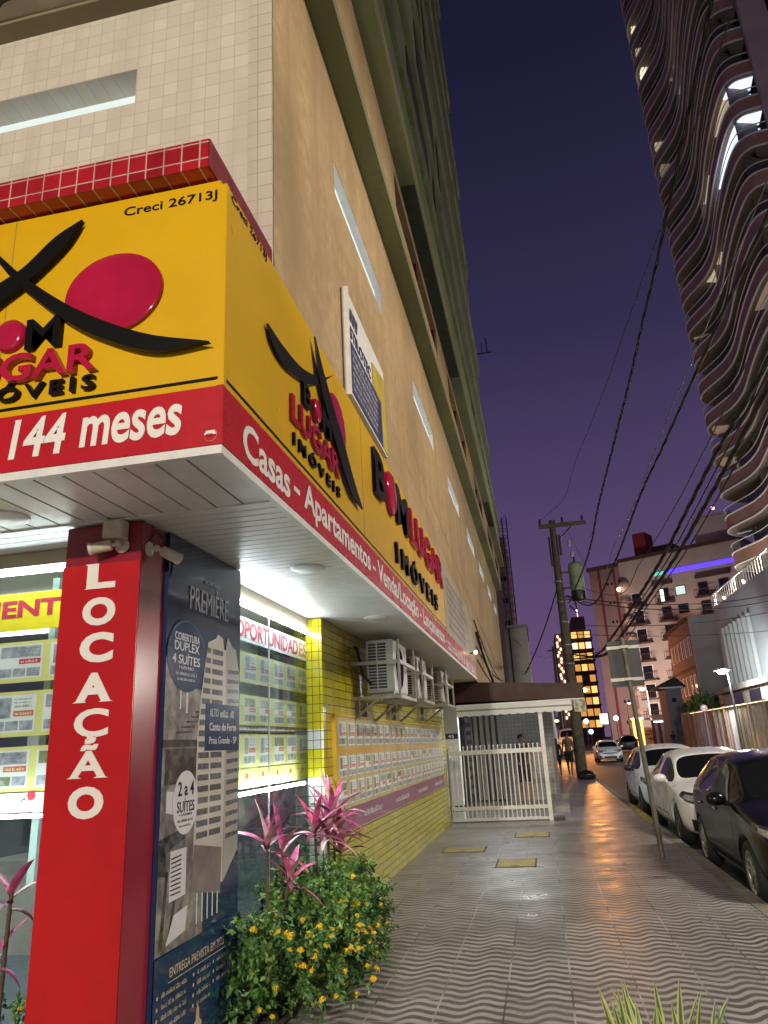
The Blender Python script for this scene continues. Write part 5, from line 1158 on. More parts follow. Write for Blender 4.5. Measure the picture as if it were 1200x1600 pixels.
# ------------------------------------------------------------------ people
skin = mat('brown_skin', (.22, .12, .08), .55, var=.08, vscale=10); hair_m = mat('black_hair', (.012, .01, .009), .6, var=.2)
def person(label, loc, rotz, h, top, bottom, long_hair=False, bare_top=False, stride=.18, arm=(.06, .06), skinm=None):
    t = thing('person', label, 'person', loc, rotz); k = h/1.75
    def chain(bm_pts, edges, radii, name, m_, lev=2):
        me = bpy.data.meshes.new(name); me.from_pydata([V(p)*k for p in bm_pts], edges, []); ob = bpy.data.objects.new(name, me); COL.objects.link(ob)
        md = ob.modifiers.new('skin', 'SKIN'); md.use_smooth_shade = True
        for i, r_ in enumerate(radii):
            rr_ = r_ if isinstance(r_, tuple) else (r_, r_); me.skin_vertices[0].data[i].radius = (rr_[0]*k, rr_[1]*k)
        me.skin_vertices[0].data[0].use_root = True
        md = ob.modifiers.new('sub', 'SUBSURF'); md.levels = lev; md.render_levels = lev
        bake(ob); ob.data.materials.clear(); ob.data.materials.append(m_)
        for p in ob.data.polygons: p.use_smooth = True
        ob.parent = t; return ob
    s = stride
    P = [(0, 0, .95), (0, 0, 1.12), (0, -.01, 1.30), (0, 0, 1.46), (0, -.01, 1.56), (0, -.03, 1.66), (0, -.02, 1.75),      # 0-6 pelvis to crown
         (.09, 0, .90), (.10, -s*.5-.02, .50), (.10, -s, .09), (.11, -s-.13, .03),                                         # 7-10
         (-.09, 0, .90), (-.10, s*.5-.04, .50), (-.10, s+.06, .10), (-.11, s-.06, .03),                                     # 11-14
         (.17, 0, 1.42), (.22, .03, 1.15), (.22+arm[0], -.06, .92), (.22+arm[0], -.09, .83),                                # 15-18
         (-.17, 0, 1.42), (-.22, .03, 1.15), (-.22-arm[1], -.06, .92), (-.22-arm[1], -.09, .83)]
    E = [(0, 1), (1, 2), (2, 3), (3, 4), (4, 5), (5, 6), (0, 7), (7, 8), (8, 9), (9, 10), (0, 11), (11, 12), (12, 13), (13, 14), (3, 15), (15, 16), (16, 17), (17, 18), (3, 19), (19, 20), (20, 21), (21, 22)]
    Rr = [(.14, .10), (.125, .09), (.14, .10), (.09, .07), .052, (.078, .092), (.055, .065), .085, .06, .04, (.042, .03), .085, .06, .04, (.042, .03), .055, .04, .03, (.035, .02), .055, .04, .03, (.035, .02)]
    chain(P, E, Rr, 'body', skinm or skin)
    if top:
        chain([P[1], P[2], P[3], P[15], tuple(V(P[15]).lerp(V(P[16]), .75)), P[19], tuple(V(P[19]).lerp(V(P[20]), .75)), P[0]], [(0, 1), (1, 2), (2, 3), (3, 4), (2, 5), (5, 6), (0, 7)], [(.145, .11), (.16, .118), (.10, .085), .07, .062, .07, .062, (.152, .115)], 'shirt', top)
    if bottom:
        chain([P[0], P[7], P[8], P[11], P[12]], [(0, 1), (1, 2), (0, 3), (3, 4)], [(.155, .118), .105, .088, .105, .088], 'shorts', bottom)
    hb = MB(); hb.ball(V((0, .005, 1.695))*k, V((.088, .105, .085))*k, 14, 8)
    if long_hair: hb.ball(V((0, .07, 1.56))*k, V((.085, .05, .17))*k, 12, 8)
    hb.build('hair', hair_m, t, local=True)
    fc = MB(); 
    for sg in (-1, 1): fc.ball(V((sg*.033, -.112, 1.655))*k, V((.012, .008, .007))*k, 8, 5)
    fc.build('eye', hair_m, t, local=True)
    fc = MB().ball(V((0, -.125, 1.625))*k, V((.014, .018, .022))*k, 8, 6); fc.build('nose', skinm or skin, t, local=True)
    b_ = MB()
    for ix, sg in ((18, 1), (22, -1)):
        c = V(P[ix])*k
        for f in range(4): b_.tube([c+V((0, -.03+.02*f, -.01))*k, c+V((0, -.035+.02*f, -.055))*k, c+V((-sg*.012, -.035+.02*f, -.09+.006*abs(f-1)))*k], [.009*k, .008*k, .006*k], 6)
        b_.tube([c+V((0, -.03, 0))*k, c+V((-sg*.01, -.055, -.03))*k, c+V((-sg*.012, -.058, -.055))*k], [.01*k, .009*k, .007*k], 6)
    b_.build('finger', skinm or skin, t, local=True)
    return t
dk = mat('dark_cloth', (.02, .02, .024), .8, var=.2); gy = mat('grey_green_cloth', (.13, .12, .09), .8, var=.2); ol = mat('olive_brown_cloth', (.16, .11, .055), .8, var=.2); bl = mat('blue_cloth', (.05, .13, .42), .8, var=.15)
person('person in dark clothes standing behind the white gate', (-.62, 21.2, 0), .3, 1.74, dk, dk, stride=.05)
person('person in a grey shirt walking at the left of a pair beyond the gate', (.10, 38.0, 0), math.pi, 1.68, gy, gy, stride=.12)
person('person in a dark top and shorts walking at the right of the pair', (.50, 35.2, 0), math.pi, 1.58, dk, dk, long_hair=True, stride=.16, arm=(.1, .1))
person('person in an olive shirt and black shorts walking beside the utility pole', (1.02, 35.4, 0), math.pi-.2, 1.82, ol, dk, stride=.2)
person('person in a black top and blue shorts on the far pavement by the fence', (11.0, 70, 0), 2.6, 1.70, dk, bl, stride=.2)
person('person in a bright pink top behind the far railing', (13.0, 86, 0), .4, 1.72, mat('pink_cloth', (.60, .06, .10), .8), dk, stride=.05)
# ------------------------------------------------------------------ lamps
lamp_post_m = mat('lamp_post_grey', (.16, .16, .16), .5, .5, var=.15)
def street_lamp(label, foot, head, power, col, strength, group='street lamps', size=.16, spot=math.radians(178), aim=None):
    foot, head = V(foot), V(head); t = thing('street_lamp', label, 'street lamp', foot, group=group); soft = size*.8 if size > .15 else .9
    top = V((foot.x, foot.y, head.z-.25)); MB().tube([foot, top, top.lerp(head, .5)+V((0, 0, .2)), head+V((0, 0, .10))], [.08, .055, .045, .04], 10).build('post', lamp_post_m, t)
    d = (head-top); d.z = 0; d = d.normalized() if d.length > .01 else YP; s = d.cross(ZP)
    MB().obox(head-d*size*1.6-s*size*.7+ZP*.02, d*size*3.2, s*size*1.4, ZP*.10).build('housing', lamp_post_m, t)
    MB().ball(head-ZP*.03, (size, size, size*.5), 14, 8).build('bulb', emitter('bulb_%d' % len(MATS), col, strength), t)
    if spot: light('lamp_light', t, head-ZP*.22, power, col, soft, 'SPOT', spot, aim)
    else: light('lamp_light', t, head-ZP*(.1+size), power, col, size*.8)
    return t
WARM = (1.0, .89, .71); SOD = (1.0, .36, .07); COOL = (.86, .95, 1.0)
street_lamp('warm street lamp at the corner behind the camera', (-1.5, -14.5, 0), (-1.5, -13.2, 6.5), 9500, WARM, 30, spot=None)
street_lamp('warm street lamp across the road opposite the shop', (11.1, 7, 0), (9.2, 7, 9.6), 5200, WARM, 30, size=.14)
street_lamp('added globe lamp on the far pavement, out of view, lighting the upper storeys', (11.2, 23, 0), (11.2, 23, 4.6), 4200, (1, .95, .82), 20, spot=None)  # invented lamp that lifts the dark upper floors
street_lamp('added floodlight on a post to brighten the pink apartment block', (9.6, 89.5, 0), (9.9, 89.5, 5.0), 15000, (1, .91, .86), 2, size=.2, spot=math.radians(150), aim=(math.radians(105), 0, math.radians(-15)))  # invented source, only there to brighten the block's front
street_lamp('bright cool white lamp on a post behind the far fence', (11.15, 47.6, 0), (10.85, 47.6, 4.93), 1300, COOL, 220, size=.3, spot=None)
street_lamp('orange sodium lamp in front of the pink apartment block', (12.4, 92, 0), (11.9, 92, 6.6), 3200, SOD, 60, size=.3, spot=math.radians(150), aim=(math.radians(70), 0, math.radians(-15)))
street_lamp('orange sodium lamp on a long arm seen past the tip of the brown canopy', (2.6, 90, 0), (5.2, 90, 6.8), 3200, SOD, 60, size=.4, spot=None)
street_lamp('small orange porch lamp low beyond the gate', (.7, 60, 0), (1.13, 60, 2.9), 600, SOD, 40, size=.15)

# ------------------------------------------------------------------ curved balcony tower (right)
tw = thing('balcony_tower', 'tall dark apartment tower with wavy brown balconies edged in white', 'building', (20, 48, 0))
band_m = mat('brown_balcony_band', (.36, .21, .17), .6, var=.15, vscale=.8); rim_m2 = mat('pale_balcony_rim', (.75, .73, .71), .5, var=.08)
under_m = mat('balcony_underside', (.30, .26, .24), .7, var=.1); core_m = mat('tower_core_wall', (.20, .17, .16), .7, var=.2, vscale=.7); flat_m = mat('tower_flat_wall', (.46, .40, .35), .8, var=.15, vscale=.4)
path = [V((24, 60.2, 0)), V((21, 60.0, 0))]
for k in range(13):
    a = math.pi/2+math.pi*.62*k/12; path.append(V((18.4+2.9*math.cos(a)*1.05, 57.1+2.9*math.sin(a), 0)))
path_tail = [V(p) for p in ((16.25, 54.1, 0), (16.45, 53.2, 0), (16.55, 52, 0), (16.5, 50.5, 0), (16.3, 48.8, 0), (16.08, 47, 0), (15.9, 45, 0), (15.8, 43.2, 0), (15.8, 41.7, 0), (15.95, 40.7, 0), (16.3, 40.2, 0), (16.8, 40.0, 0), (17.6, 39.9, 0))]
path = densify(path+path_tail, 3)
def inset(pth, d):
    out = []
    for i, p in enumerate(pth):
        t_ = (pth[min(i+1, len(pth)-1)]-pth[max(i-1, 0)]).normalized(); n_ = V((-t_.y, t_.x, 0)); out.append(p+n_*d)
    return out
if (inset(path, 1)[60]-path[60]).x < 0: sgn = -1
else: sgn = 1
ins = inset(path, sgn*.14); core = inset(path, sgn*1.7)
FH, Z0 = 2.8, 13.1
b = MB(); b.strip(core, (0, 0, 66)); b.build('core_wall', core_m, tw)
MB().box(17.4, 45, 39.25, 39.6, 0, 79).box(19.5, 45, 39.61, 59, 0, 79).build('flat_wall', flat_m, tw)
wn = MB()
for k in range(22):
    z = Z0+FH*k
    for q in range(6): wn.box(19+3.6*q, 20.3+3.6*q, 39.2, 39.249, z+1.1, z+2.3)
wn.build('small_window', dark_glass, tw)
lit_w = emitter('lit_room_warm', (1.0, .86, .55), 1.1); lit_c = emitter('lit_room_cool', (.72, .80, 1.0), 1.3); lit_d = emitter('lit_room_dim', (1.0, .75, .55), .16)
lit_x = emitter('lit_room_soft', (1.0, .85, .6), .4); lit_y = emitter('lit_room_bluish', (.7, .8, 1.0), .28)
def zof(px, py, X, Y): d = ray(px, py); return 1.6+d.z*math.hypot(X, Y)/math.hypot(d.x, d.y)
LIT = {}
for px, py, X, Y, i0, i1, m_ in ((990, 70, 15.6, 57, 7, 12, lit_w), (998, 112, 15.6, 57, 8, 12, lit_c), (1006, 140, 15.6, 57, 8, 13, lit_w), (1140, 190, 15.8, 41.5, 23, 27, lit_c), (1120, 290, 15.8, 43, 20, 26, lit_c), (1165, 230, 15.9, 41, 24, 27, lit_c), (1048, 120, 16, 51, 16, 20, lit_d), (1155, 740, 15.8, 56, 7, 13, lit_d), (1145, 670, 15.8, 56, 7, 12, lit_d), (1030, 270, 15.6, 57, 7, 13, lit_d)):
    LIT.setdefault(int((zof(px, py, X, Y)-Z0)//FH), []).append((i0, i1, m_))
rq = random.Random(17)
for _ in range(16):
    i0 = rq.choice((6, 7, 9, 15, 17, 19, 21, 24)); LIT.setdefault(rq.randint(0, 19), []).append((i0, i0+rq.choice((1, 2, 3)), rq.choice((lit_d, lit_d, lit_x, lit_y))))
for k in range(23):
    z = Z0+FH*k; o = V((0, 0, z))
    bb = MB(); bb.strip([p+o for p in path], (0, 0, .95)); bb.strip([p+o for p in reversed(ins)], (0, 0, .95)); n = len(path)
    bb.add([p+o+V((0, 0, .95)) for p in path]+[p+o+V((0, 0, .95)) for p in ins], [(i, n+i, n+i+1, i+1) for i in range(n-1)])
    bal = bb.build('balcony', band_m, tw)
    MB().add([p+o for p in path]+[p+o for p in core], [(i, i+1, n+i+1, n+i) for i in range(n-1)]).build('underside', under_m, bal)
    MB().tube([p+o+V((0, 0, .98)) for p in path], .07, 6).tube([p+o for p in path], .07, 6).build('rim', rim_m2, bal)
    MB().tube([p+o+V((0, 0, 1.62)) for p in path], .04, 6).build('handrail', rim_m2, bal)
    MB().strip([p+o+V((0, 0, 1.03)) for p in ins], (0, 0, .55)).build('glass_rail', MATS['door_glass'], bal)
    rn = random.Random(k); pt = MB()
    for i in (51, 72): q0, q1 = ins[i], core[i]; pt.add([q0+o+ZP*.95, q1+o+ZP*.95, q1+o+ZP*FH, q0+o+ZP*FH], [(0, 1, 2, 3)])
    pt.build('partition', core_m, bal)
    c2 = inset(path, sgn*1.62); d_ = MB()
    for i in range(9, n-6, 6):
        if rn.random() < .75: a, c = c2[i], c2[i+3]; d_.quad(a+o+ZP*.2, c+o+ZP*.2, c+o+ZP*2.3, a+o+ZP*2.3)
    if d_.v: d_.build('balcony_door', dark_glass, bal)
    for i0, i1, m_ in LIT.get(k, []):
        rg = range(i0*3, min(i1*3+1, n)); c3 = inset(path, sgn*1.5); MB().strip([c3[i]+o+ZP*.15 for i in rg], (0, 0, 2.35)).build('lit_room', m_, bal)
        c4 = inset(path, sgn*.35); q = [c4[i]+o+ZP*(FH-.05) for i in rg]+[c3[i]+o+ZP*(FH-.05) for i in rg]; h_ = len(rg)
        MB().add(q, [(i, i+1, h_+i+1, h_+i) for i in range(h_-1)]).build('glowing_ceiling', m_, bal)  # ceiling glows itself, standing in for room light falling on it
pd = thing('podium_building', 'white low block with tall vertical slats and a railed terrace under the curved tower', 'building', (14, 50, 0))
pale_wall = mat('pale_podium_wall', (.60, .61, .58), .7, var=.06, vscale=.6)
PXD = 14.0
MB().box(PXD, 15.7, 40.5, 60.4, 0, 8.75).box(PXD, 15.7, 40.5, 60.4, 8.752, 10.6).build('wall', pale_wall, pd)
MB().box(PXD-.03, PXD-.004, 51.2, 58.2, 3.6, 8.6).build('glazing', mat('dim_glazing', (.06, .065, .06), .15, var=.4, vscale=1.2), pd)
for k in range(7): MB().box(PXD-.28, PXD-.035, 51.1+1.17*k, 51.45+1.17*k, 3.3, 8.72).build('slat', pale_wall, pd)
b = MB().box(PXD-.02, PXD+.03, 41, 60.3, 11.52, 11.60)
for k in range(33): b.box(PXD-.01, PXD+.02, 41+.585*k, 41.09+.585*k, 10.602, 11.518)
b.build('railing', rim_m2, pd)
for yy, zz in ((58.6, 11.0), (53.0, 11.1), (46.5, 11.1)): MB().ball((PXD+.5, yy, zz), .13, 10, 6).build('added_terrace_lamp', emitter('added_terrace_bulb', (1, .8, .5), 7), pd); light('added_terrace_light', pd, (PXD+.35, yy, zz+.15), 260, (1, .88, .72), .12)  # invented lamps that brighten the tower's rims and undersides
hs = thing('low_house', 'low brownish house with dark windows below the slatted white block', 'house', (12.6, 52, 0))
beige = mat('beige_render', (.33, .28, .22), .85, var=.15, vscale=1)
MB().box(12.9, 13.9, 40.5, 57.6, 0, 4.0).build('wall', beige, hs); MB().box(12.5, 13.65, 40, 58.6, 4.003, 4.35).build('roof', mat('weathered_parapet', (.27, .23, .19), .85, var=.25, vscale=2), hs)
for y0, y1 in ((52.4, 55.4), (48.2, 50.6), (43.5, 46)): MB().box(12.86, 12.899, y0, y1, 2.3, 3.85).build('window', dark_glass, hs)
MB().box(12.88, 13.9, 57.62, 59.2, 3.3, 4.0).build('air_vent', mat('dark_louvre', (.08, .08, .08), .6), hs)
# pale two storey house with an end wall
gh = thing('terraced_house', 'mauve two storey house with rows of white windows and a pale end wall', 'house', (15, 80, 0))
mauve = mat('mauve_render', (.26, .20, .21), .85, var=.12, vscale=.8)
MB().box(14.95, 20, 75.3, 88, 0, 11.9).build('street_wall', mauve, gh); MB().box(14.9, 20, 75, 75.295, 0, 12.2).build('end_wall', mat('pale_end_wall', (.56, .53, .51), .85, var=.08, vscale=.7), gh)
MB().box(14.55, 20, 75.31, 88.2, 11.903, 12.15).box(14.85, 14.948, 75.31, 88, 7.35, 7.6).box(14.85, 14.948, 75.31, 88, 3.95, 4.15).build('cornice', mat('dark_mauve_trim', (.12, .08, .085), .8), gh)
for fl in (8.6, 5.0):
    for k in range(6): w_ = MB().box(14.90, 14.949, 76.2+1.95*k, 77.3+1.95*k, fl, fl+1.8).build('window', rim_m2, gh); MB().box(14.893, 14.899, 76.3+1.95*k, 76.72+1.95*k, fl+.1, fl+1.7).build('pane', dark_glass, w_)
ht = thing('corner_house', 'small grey house with a dark pitched roof in front of the pink apartment block', 'house', (11.5, 71, 0))
MB().box(10.95, 12.3, 70, 74, 0, 5.35).build('wall', mat('blue_grey_render', (.20, .20, .22), .8, var=.1), ht)
MB().prism([(10.3, 69.8, 5.35), (12.7, 69.8, 5.35), (12.7, 69.8, 5.45), (11.9, 69.8, 6.25), (10.3, 69.8, 5.5)], (0, 4.6, 0)).build('roof', mat('dark_roof', (.04, .035, .035), .8, var=.2), ht)
MB().box(11.4, 11.75, 69.96, 69.998, 4.1, 4.45).build('window', dark_glass, ht); MB().box(10.4, 12.4, 69.72, 69.79, 5.28, 5.40).build('gutter', rim_m2, ht)

# ------------------------------------------------------------------ far fence with hedge behind
fn = thing('fence', 'long tall fence of beige and brown uprights along the far pavement, lit along its top', 'fence', (11.3, 50, 0))
fa, fb_, fc_ = mat('beige_fence_slat', (.52, .44, .32), .6, var=.3, vscale=2.5), mat('brown_fence_slat', (.33, .17, .09), .6, var=.3, vscale=2.5), mat('pale_fence_slat', (.55, .54, .52), .5, var=.15)
b = MB(); r = random.Random(9); y = 30.0
while y < 66:
    p_br = min(.75, max(.1, (y-38)/26)); b.mat(2 if r.random() < .16 else (1 if r.random() < p_br else 0)); wdt = r.choice((.05, .06, .09)); b.box(11.28, 11.31, y, y+wdt, .12, 2.80+.009*(y-36)); y += wdt+r.choice((.07, .10, .14))
b.build('slat', [fa, fb_, fc_], fn)
MB().box(11.25, 11.34, 30, 66, 2.86, 2.95).box(11.312, 11.34, 30, 66, .3, .38).build('rail', fa, fn)
for k in range(13): MB().box(11.22, 11.36, 30+3*k-.06, 30+3*k+.06, 0, 2.99).build('post', fb_ if k > 6 else fa, fn)
MB().box(11.235, 11.248, 34, 62, 2.885, 2.915).build('light_strip', emitter('warm_strip_light', (1, .78, .42), 2.4), fn)
yw = thing('yard_wall', 'rendered yard wall glimpsed through the gaps of the far fence', 'wall', (12.4, 50, 0)); MB().box(12.45, 12.6, 30, 68, 0, 2.7).build('render', mat('yard_render', (.40, .27, .18), .8, var=.35, vscale=1.3, second=(.25, .12, .06)), yw)
for lab, y0, y1, z0, z1, c, s in (('added violet glow panel glimpsed through the far fence', 54, 57, .5, 1.5, (.45, .3, 1), 1.8), ('added blue white glow panel glimpsed through the far fence', 57.2, 59, 1.5, 2.5, (.6, .75, 1), 2), ('added pale yellow glow panel glimpsed low through the far fence', 41.5, 43.6, .3, 1.25, (1, .78, .4), 1.6), ('added orange glow panel glimpsed through the far fence', 47, 50, .5, 1.3, (1, .45, .18), 1.4)):
    t = thing('added_light_panel', lab, 'added glow panel', (12.4, y0, z0)); MB().box(12.36, 12.44, y0-.05, y1+.05, z0-.05, z1+.05).build('frame', dark_glass, t); MB().box(12.33, 12.355, y0, y1, z0, z1).build('face', emitter('panel_%d' % int(y0*10), c, s), t)  # glowing panels made up for the coloured glow behind the fence
def sh_hedge(r):
    while True:
        x, y, z = r.uniform(11.5, 14.0), r.uniform(62, 67), r.uniform(2.0, 4.9)
        if z < 4.5-.5*abs(y-64.5)*.3+.35*math.sin(3.1*x)+.3*math.sin(2.3*y): break
    tip = V((x, y, z)); return tip-V((r.gauss(0, .2), r.gauss(0, .2), r.uniform(.3, .6))), tip
hd = bush('hedge', 'loose green hedge top showing above the lit far fence', 'hedge', (12.7, 64.5, 0), sh_hedge, 420, 21, 0, L=.16)
MB().tube([(12.6, 64, 0), (12.6, 64.2, 2.2)], [.09, .05], 8).tube([(13.4, 65.2, 0), (13.3, 65, 2.4)], [.08, .05], 8).build('stem', twig, hd)

# ------------------------------------------------------------------ pink apartment block at the end of the street
A0, B0 = V((9.2, 110, 0)), V((27.6, 100, 0)); U0 = (B0-A0).normalized(); N0 = V((U0.y, -U0.x, 0))
cb_ = thing('apartment_block', 'pink eight storey apartment block with brown balconies and blue lights along its roof terrace', 'building', A0)
pinkw = mat('pink_render', (.43, .365, .335), .85, var=.08, vscale=.5); brownw = mat('mauve_brown_render', (.23, .155, .15), .85, var=.12, vscale=.4)
trim_b = mat('dark_brown_trim', (.07, .035, .03), .7, var=.15)
def fbox(mb, u0, u1, z0, z1, d0, d1):
    """box on the block's front: u along the front, d outwards"""
    o = A0+U0*u0+N0*d0+ZP*z0; return mb.obox(o, U0*(u1-u0), N0*(d1-d0), ZP*(z1-z0))
fbox(MB(), 4.6, 21.2, 0, 25.2, -14, 0).build('front_wall', pinkw, cb_); fbox(MB(), 0, 4.595, 0, 24.7, -14, .02).build('side_bay', brownw, cb_)
b = MB(); fbox(b, -.2, 4.59, 24.703, 25.3, -14, .3); fbox(b, 4.61, 21.4, 25.203, 25.7, -14, .3); b.build('roof_edge', trim_b, cb_)
for u in (1.35, 3.6): fbox(MB(), u, u+.35, .5, 24.6, .022, .12).build('red_stripe', mat('dark_red_stripe', (.13, .02, .03), .7), cb_)
b = MB()
for u in (2.5, 3.1):
    for k in range(8): fbox(b, u, u+.3, 3+2.75*k, 3.4+2.75*k, .021, .03)
b.build('vent', dark_glass, cb_)
fbox(MB(), 6.9, 8.7, 25.71, 29.2, -4, -1).build('red_tank_tower', mat('dark_red_render', (.20, .018, .022), .8, var=.1), cb_)
fbox(MB(), 8.71, 12.2, 25.71, 26.9, -6, -1.5).build('plant_room', trim_b, cb_)
fbox(MB(), 15.6, 20.6, 25.71, 26.8, -6, -.6).build('plant_room', pinkw, cb_)
fbox(MB(), 15.7, 20.4, 26.803, 29.2, -5.8, -.8).build('tank_room', mat('pale_tank_room', (.52, .47, .44), .85, var=.12, vscale=.8), cb_)
fbox(MB(), 15.6, 20.5, 29.203, 29.5, -5.9, -.7).build('tank_roof', pinkw, cb_)
o = A0+U0*18+ZP*30.9-N0*3; MB().tube([o-ZP*1.4, o], .05, 6).build('mast', trim_b, cb_); MB().ball(o, .22, 10, 6).build('beacon', emitter('red_beacon', (1, .12, .10), 30), cb_)
fbox(MB(), 11.2, 20.6, 22.35, 22.95, .02, .1).build('blue_light_strip', emitter('blue_led_strip', (.10, .05, 1), 1.7), cb_)
fbox(MB(), 9.2, 10.9, 22.4, 22.85, .02, .1).build('green_light_strip', emitter('green_led_strip', (.2, .9, .7), .7), cb_)
cols = [(5.9, 7.2, True, 'dark'), (9.9, 11.0, True, 'dark'), (12.1, 13.3, False, 'dark'), (15.15, 16.2, True, 'dark'), (17.8, 18.9, True, 'dark')]
lit_door = emitter('lit_door', (.80, .95, .88), 1.6); lit_soft = emitter('lit_curtain', (.62, .85, .80), .9)
for f in range(8):
    zf = 18.65-2.5*f
    for ci, (u0, u1, bal_, _) in enumerate(cols):
        z0, z1 = (zf, zf+1.75) if bal_ else (zf+.65, zf+1.75)
        m_ = dark_glass
        if f == 0 and ci == 1: m_ = lit_door
        if f == 0 and ci == 2: m_ = lit_soft
        if zf < 1: continue
        b = MB(); fbox(b, u0-.1, u1+.1, z0-.08, z1+.1, .001, .06); wn = b.build('window', trim_b if ci != 0 else rim_m2, cb_)
        b = MB(); 
        if m_ is lit_door: fbox(b, u0, u0+.5, z0, z1, .061, .07); b.build('pane', m_, wn); b = MB(); fbox(b, u0+.5, u1, z0, z1, .061, .07); b.build('pane', dark_glass, wn)
        else: fbox(b, u0, u1, z0, z1, .061, .07); b.build('pane', m_, wn)
        if bal_:
            b = MB(); fbox(b, u0-.55, u1+.75, zf-.25, zf-.085, .002, .9)
            for q in range(9): fbox(b, u0-.5+(u1-u0+1.2)*q/8, u0-.46+(u1-u0+1.2)*q/8, zf-.084, zf+.75, .84, .88)
            fbox(b, u0-.55, u1+.75, zf+.751, zf+.82, .82, .9); b.build('balcony', trim_b, cb_)
for u0, u1 in ((9.0, 11.8), (14.9, 19.3)): fbox(MB(), u0, u1, 21.0, 21.4, .002, .5).build('eave', trim_b, cb_)
b = MB()
for k in range(9):
    c = A0+U0*5.0+ZP*(1.6+2.5*k); b.lathe(c, (0, 0, 1), [(.001, -.05), (.75, -.05), (.8, .1), (.8, .75), (.72, .75), (.72, .15)], 18)
b.build('corner_balcony', mat('pale_pink_render', (.50, .36, .31), .8, var=.1), cb_)
MB().ball(A0+U0*4.4+ZP*21.3+N0*.6, .28, 10, 6).build('wall_lamp', emitter('wall_lamp_bulb', (1, .75, .45), 8), cb_)

# ------------------------------------------------------------------ farther things
def slab_building(label, px0, px1, pytop, Y, depth, m_, name='tower_block'):
    a, b_ = at_y(px0, pytop, Y), at_y(px1, pytop, Y); t = thing(name, label, 'building', (a.x, Y, 0))
    MB().box(a.x, b_.x, Y, Y+depth, 0, (a.z+b_.z)/2).build('wall', m_, t); return t, a.x, b_.x, (a.z+b_.z)/2
dkb = mat('dark_far_render', (.17, .115, .11), .85, var=.15, vscale=.3)
t, x0, x1, zt = slab_building('far tower with rows of amber lit balconies between the pole and the pink block', 889, 923, 985, 185, 15, dkb)
MB().box(x0+.8, x1-1.2, 184, 199, zt+.01, zt+3.2).build('roof_block', dkb, t); MB().ball(((x0+x1)/2, 186, zt+5), .3, 8, 5).tube([((x0+x1)/2, 186, zt+3), ((x0+x1)/2, 186, zt+5)], .06, 5).build('beacon', emitter('pink_beacon', (1, .45, .5), 8), t)
amber = [emitter('amber_room_bright', (1, .56, .15), 1.5), emitter('amber_room', (1, .45, .10), .75), emitter('cream_room', (1, .85, .6), 1.4)]
r = random.Random(4); k = 0
while zt-2-2.6*k > 2:
    z = zt-2-2.6*k; MB().box(x0-.1, x1+.1, 183.6, 184.99, z-.35, z).build('balcony', trim_b, t)
    for q in range(3):
        xa = x0+.35+(x1-x0-.4)*q/3
        if r.random() < .92: MB().box(xa, xa+(x1-x0)/3-.45, 184.9, 184.995, z+.05, z+1.65).build('lit_room', amber[r.choice((0, 0, 1, 1, 2)) if k < 4 else r.choice((0, 1, 1))], t)
    k += 1
t, x0, x1, zt = slab_building('dark narrow tower with a zigzag string of lights on its corner, behind the utility pole', 866, 890, 990, 150, 12, dkb)
b = MB()
for k in range(26): z = zt-.6-.62*k; b.ball((x0+.55+.35*math.sin(k*1.9), 149.7, z), (.22, .1, .34), 6, 4)
b.build('light_string', emitter('string_lights', (1, .62, .38), 2.2), t)
t, x0, x1, zt = slab_building('grey tiled block rising behind the brown entrance canopy', 787, 822, 981, 40, 6, grey_tile)
MB().box(x0-.05, x1+.08, 39.9, 46.1, zt+.002, zt+.14).build('coping', concrete, t); MB().box(x0+.25, x0+.31, 39.93, 39.998, 0, zt).build('downpipe', black_plastic, t)
t, x0, x1, zt = slab_building('dark unfinished building beside the scaffold mast on the left of the sky', 762, 788, 840, 62, 10, dkb)
b = MB()
for k in range(6): b.box(x1-.6, x1-.2, 61.9, 61.998, zt-2-1.9*k, zt-1.6-1.9*k)
b.build('window', dark_glass, t)
sc = thing('scaffold_mast', 'slim lattice mast of dark scaffolding standing against the purple sky', 'scaffold', (-1.2, 52, 0)); b = MB()
px_ = [-1.62, -1.28, -.95]; zt = 17.2
for x in px_:
    for yy in (52, 52.7): b.tube([(x, yy, 0), (x, yy, zt)], .04, 6)
k = 0
while .4+.55*k < zt:
    z = .4+.55*k; b.tube([(px_[0], 52, z), (px_[2], 52, z)], .022, 5).tube([(px_[0], 52.7, z), (px_[2], 52.7, z)], .022, 5)
    if k % 3 == 0: b.tube([(px_[1], 52, z), (px_[2], 52, z+.55)], .018, 5)
    k += 1
b.build('lattice', mat('dark_scaffold', (.05, .045, .07), .6, .4), sc)
ob_ = thing('roadside_house', 'low house lit orange by sodium light beyond the gate', 'house', (-1, 78, 0))
MB().box(-4, .9, 78, 90, 0, 4.6).build('wall', mat('ochre_far_render', (.42, .27, .14), .85, var=.2, vscale=1), ob_); MB().box(-4.2, 1.1, 77.8, 90, 4.603, 4.9).build('roof', trim_b, ob_)
for k in range(3): MB().box(-2.5+1.15*k, -1.9+1.15*k, 77.95, 77.998, 1.0, 2.8).build('window', dark_glass, ob_)
def sh_tree(r):
    v = rv(r); q = r.random()**.4; p = V((.5+1.2*v.x*q, 66+1.2*v.y*q, 3.0+1.1*v.z*q)); return p-V((r.gauss(0, .12), r.gauss(0, .12), .3)), p
tt = bush('street_tree', 'small leafy tree lit orange beyond the gate', 'tree', (.5, 66, 0), sh_tree, 160, 31, 0, L=.14); MB().tube([(.5, 66, 0), (.52, 66, 2.6)], [.09, .06], 8).build('trunk', twig, tt)
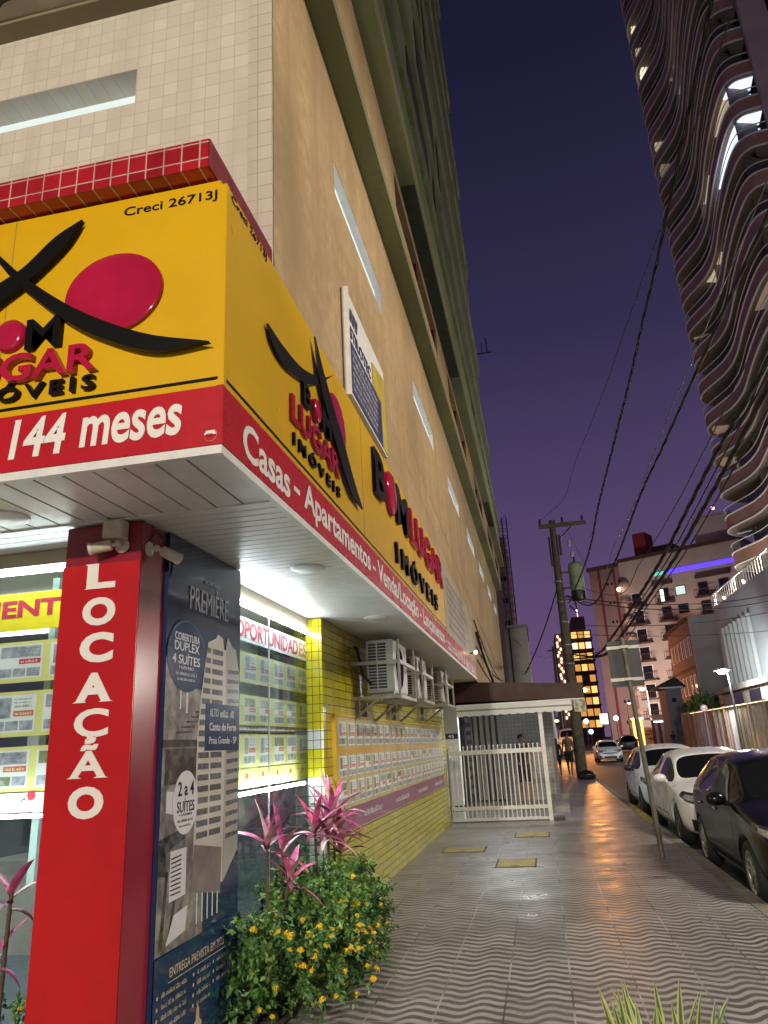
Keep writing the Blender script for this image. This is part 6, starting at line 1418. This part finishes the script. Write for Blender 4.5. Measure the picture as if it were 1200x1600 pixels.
wp2 = thing('white_post', 'pale pinkish post standing beyond the group of walkers', 'post', (.95, 47, 0)); MB().tube([(.80, 47, 0), (.62, 47, 3.9)], [.10, .085], 10).build('shaft', white_paint, wp2); MB().lathe((.62, 47, 3.9), (0, 0, 1), [(.085, 0), (.1, .04), (.02, .1)], 10).build('cap', steel, wp2)
ls = thing('lit_sign', 'white lit sign board with lines of print on a post far down the road', 'sign', (6.3, 81, 0))
MB().box(5.85, 6.72, 81.05, 81.2, 2.68, 3.82).build('frame', trim_b, ls); MB().box(5.88, 6.69, 81.02, 81.049, 2.72, 3.78).build('face', emitter('white_sign_face', (.95, .95, .9), 1.5), ls); MB().tube([(6.9, 81.1, 0), (6.78, 81.1, 3.9)], .06, 8).build('post', lamp_post_m, ls)
b = MB()
for k in range(5): scribble(b, (5.98, 81.02, 3.55-.19*k), XP, ZP, .6, .07, k)
b.build('lettering', ink, ls)
bo = thing('booth', 'small booth glowing orange under the sodium lamp beside the dark car', 'booth', (11.2, 104, 0))
MB().box(10.9, 12.1, 98, 99, 0, 3.3).build('wall', mat('yellow_booth_paint', (.60, .36, .06), .6, var=.15), bo); MB().box(10.8, 12.2, 97.8, 99.1, 3.303, 3.5).build('roof', white_paint, bo); MB().box(11.2, 11.8, 97.95, 97.998, 1.3, 2.4).build('window', dark_glass, bo)
sa = thing('shop_awning', 'white lit awning over a red and white shop front behind the parked cars', 'awning', (11, 82, 0))
MB().prism([(10.9, 80, 2.7), (10.9, 80, 3.0), (10.9, 82, 3.4), (10.9, 82, 3.3)], (2.6, 0, 0)).build('cloth', white_paint, sa); MB().box(10.95, 13.4, 79.95, 79.99, 2.62, 2.70).build('light_tube', emitter('shop_tube', (.92, .97, 1), 6), sa)
b = MB()
for k in range(8): b.mat(k % 2).box(10.95+.31*k, 11.25+.31*k, 82.02, 82.1, 0, 2.9)
b.build('shop_front', [mat('faded_red_shutter', (.30, .05, .045), .6, var=.3), fc_], sa)
for lab, c, col, s in (('bluish white lamp cluster far down the road, upper', (4.75, 86, 3.2), (.75, .88, 1), 22), ('bluish white lamp cluster far down the road, lower', (5.15, 86.2, 2.1), (.5, .55, 1), 10), ('white lamp on the far right of the lit sign', (7.75, 84, 3.3), (.95, 1, 1), 14)):
    t = thing('street_lamp', lab, 'street lamp', (c[0], c[1], 0), group='street lamps'); MB().tube([(c[0], c[1], 0), (c[0], c[1], c[2]-.2)], .04, 6).build('post', lamp_post_m, t); MB().ball(c, .24, 10, 6).build('bulb', emitter('lamp_%d' % int(c[0]*100), col, s), t)
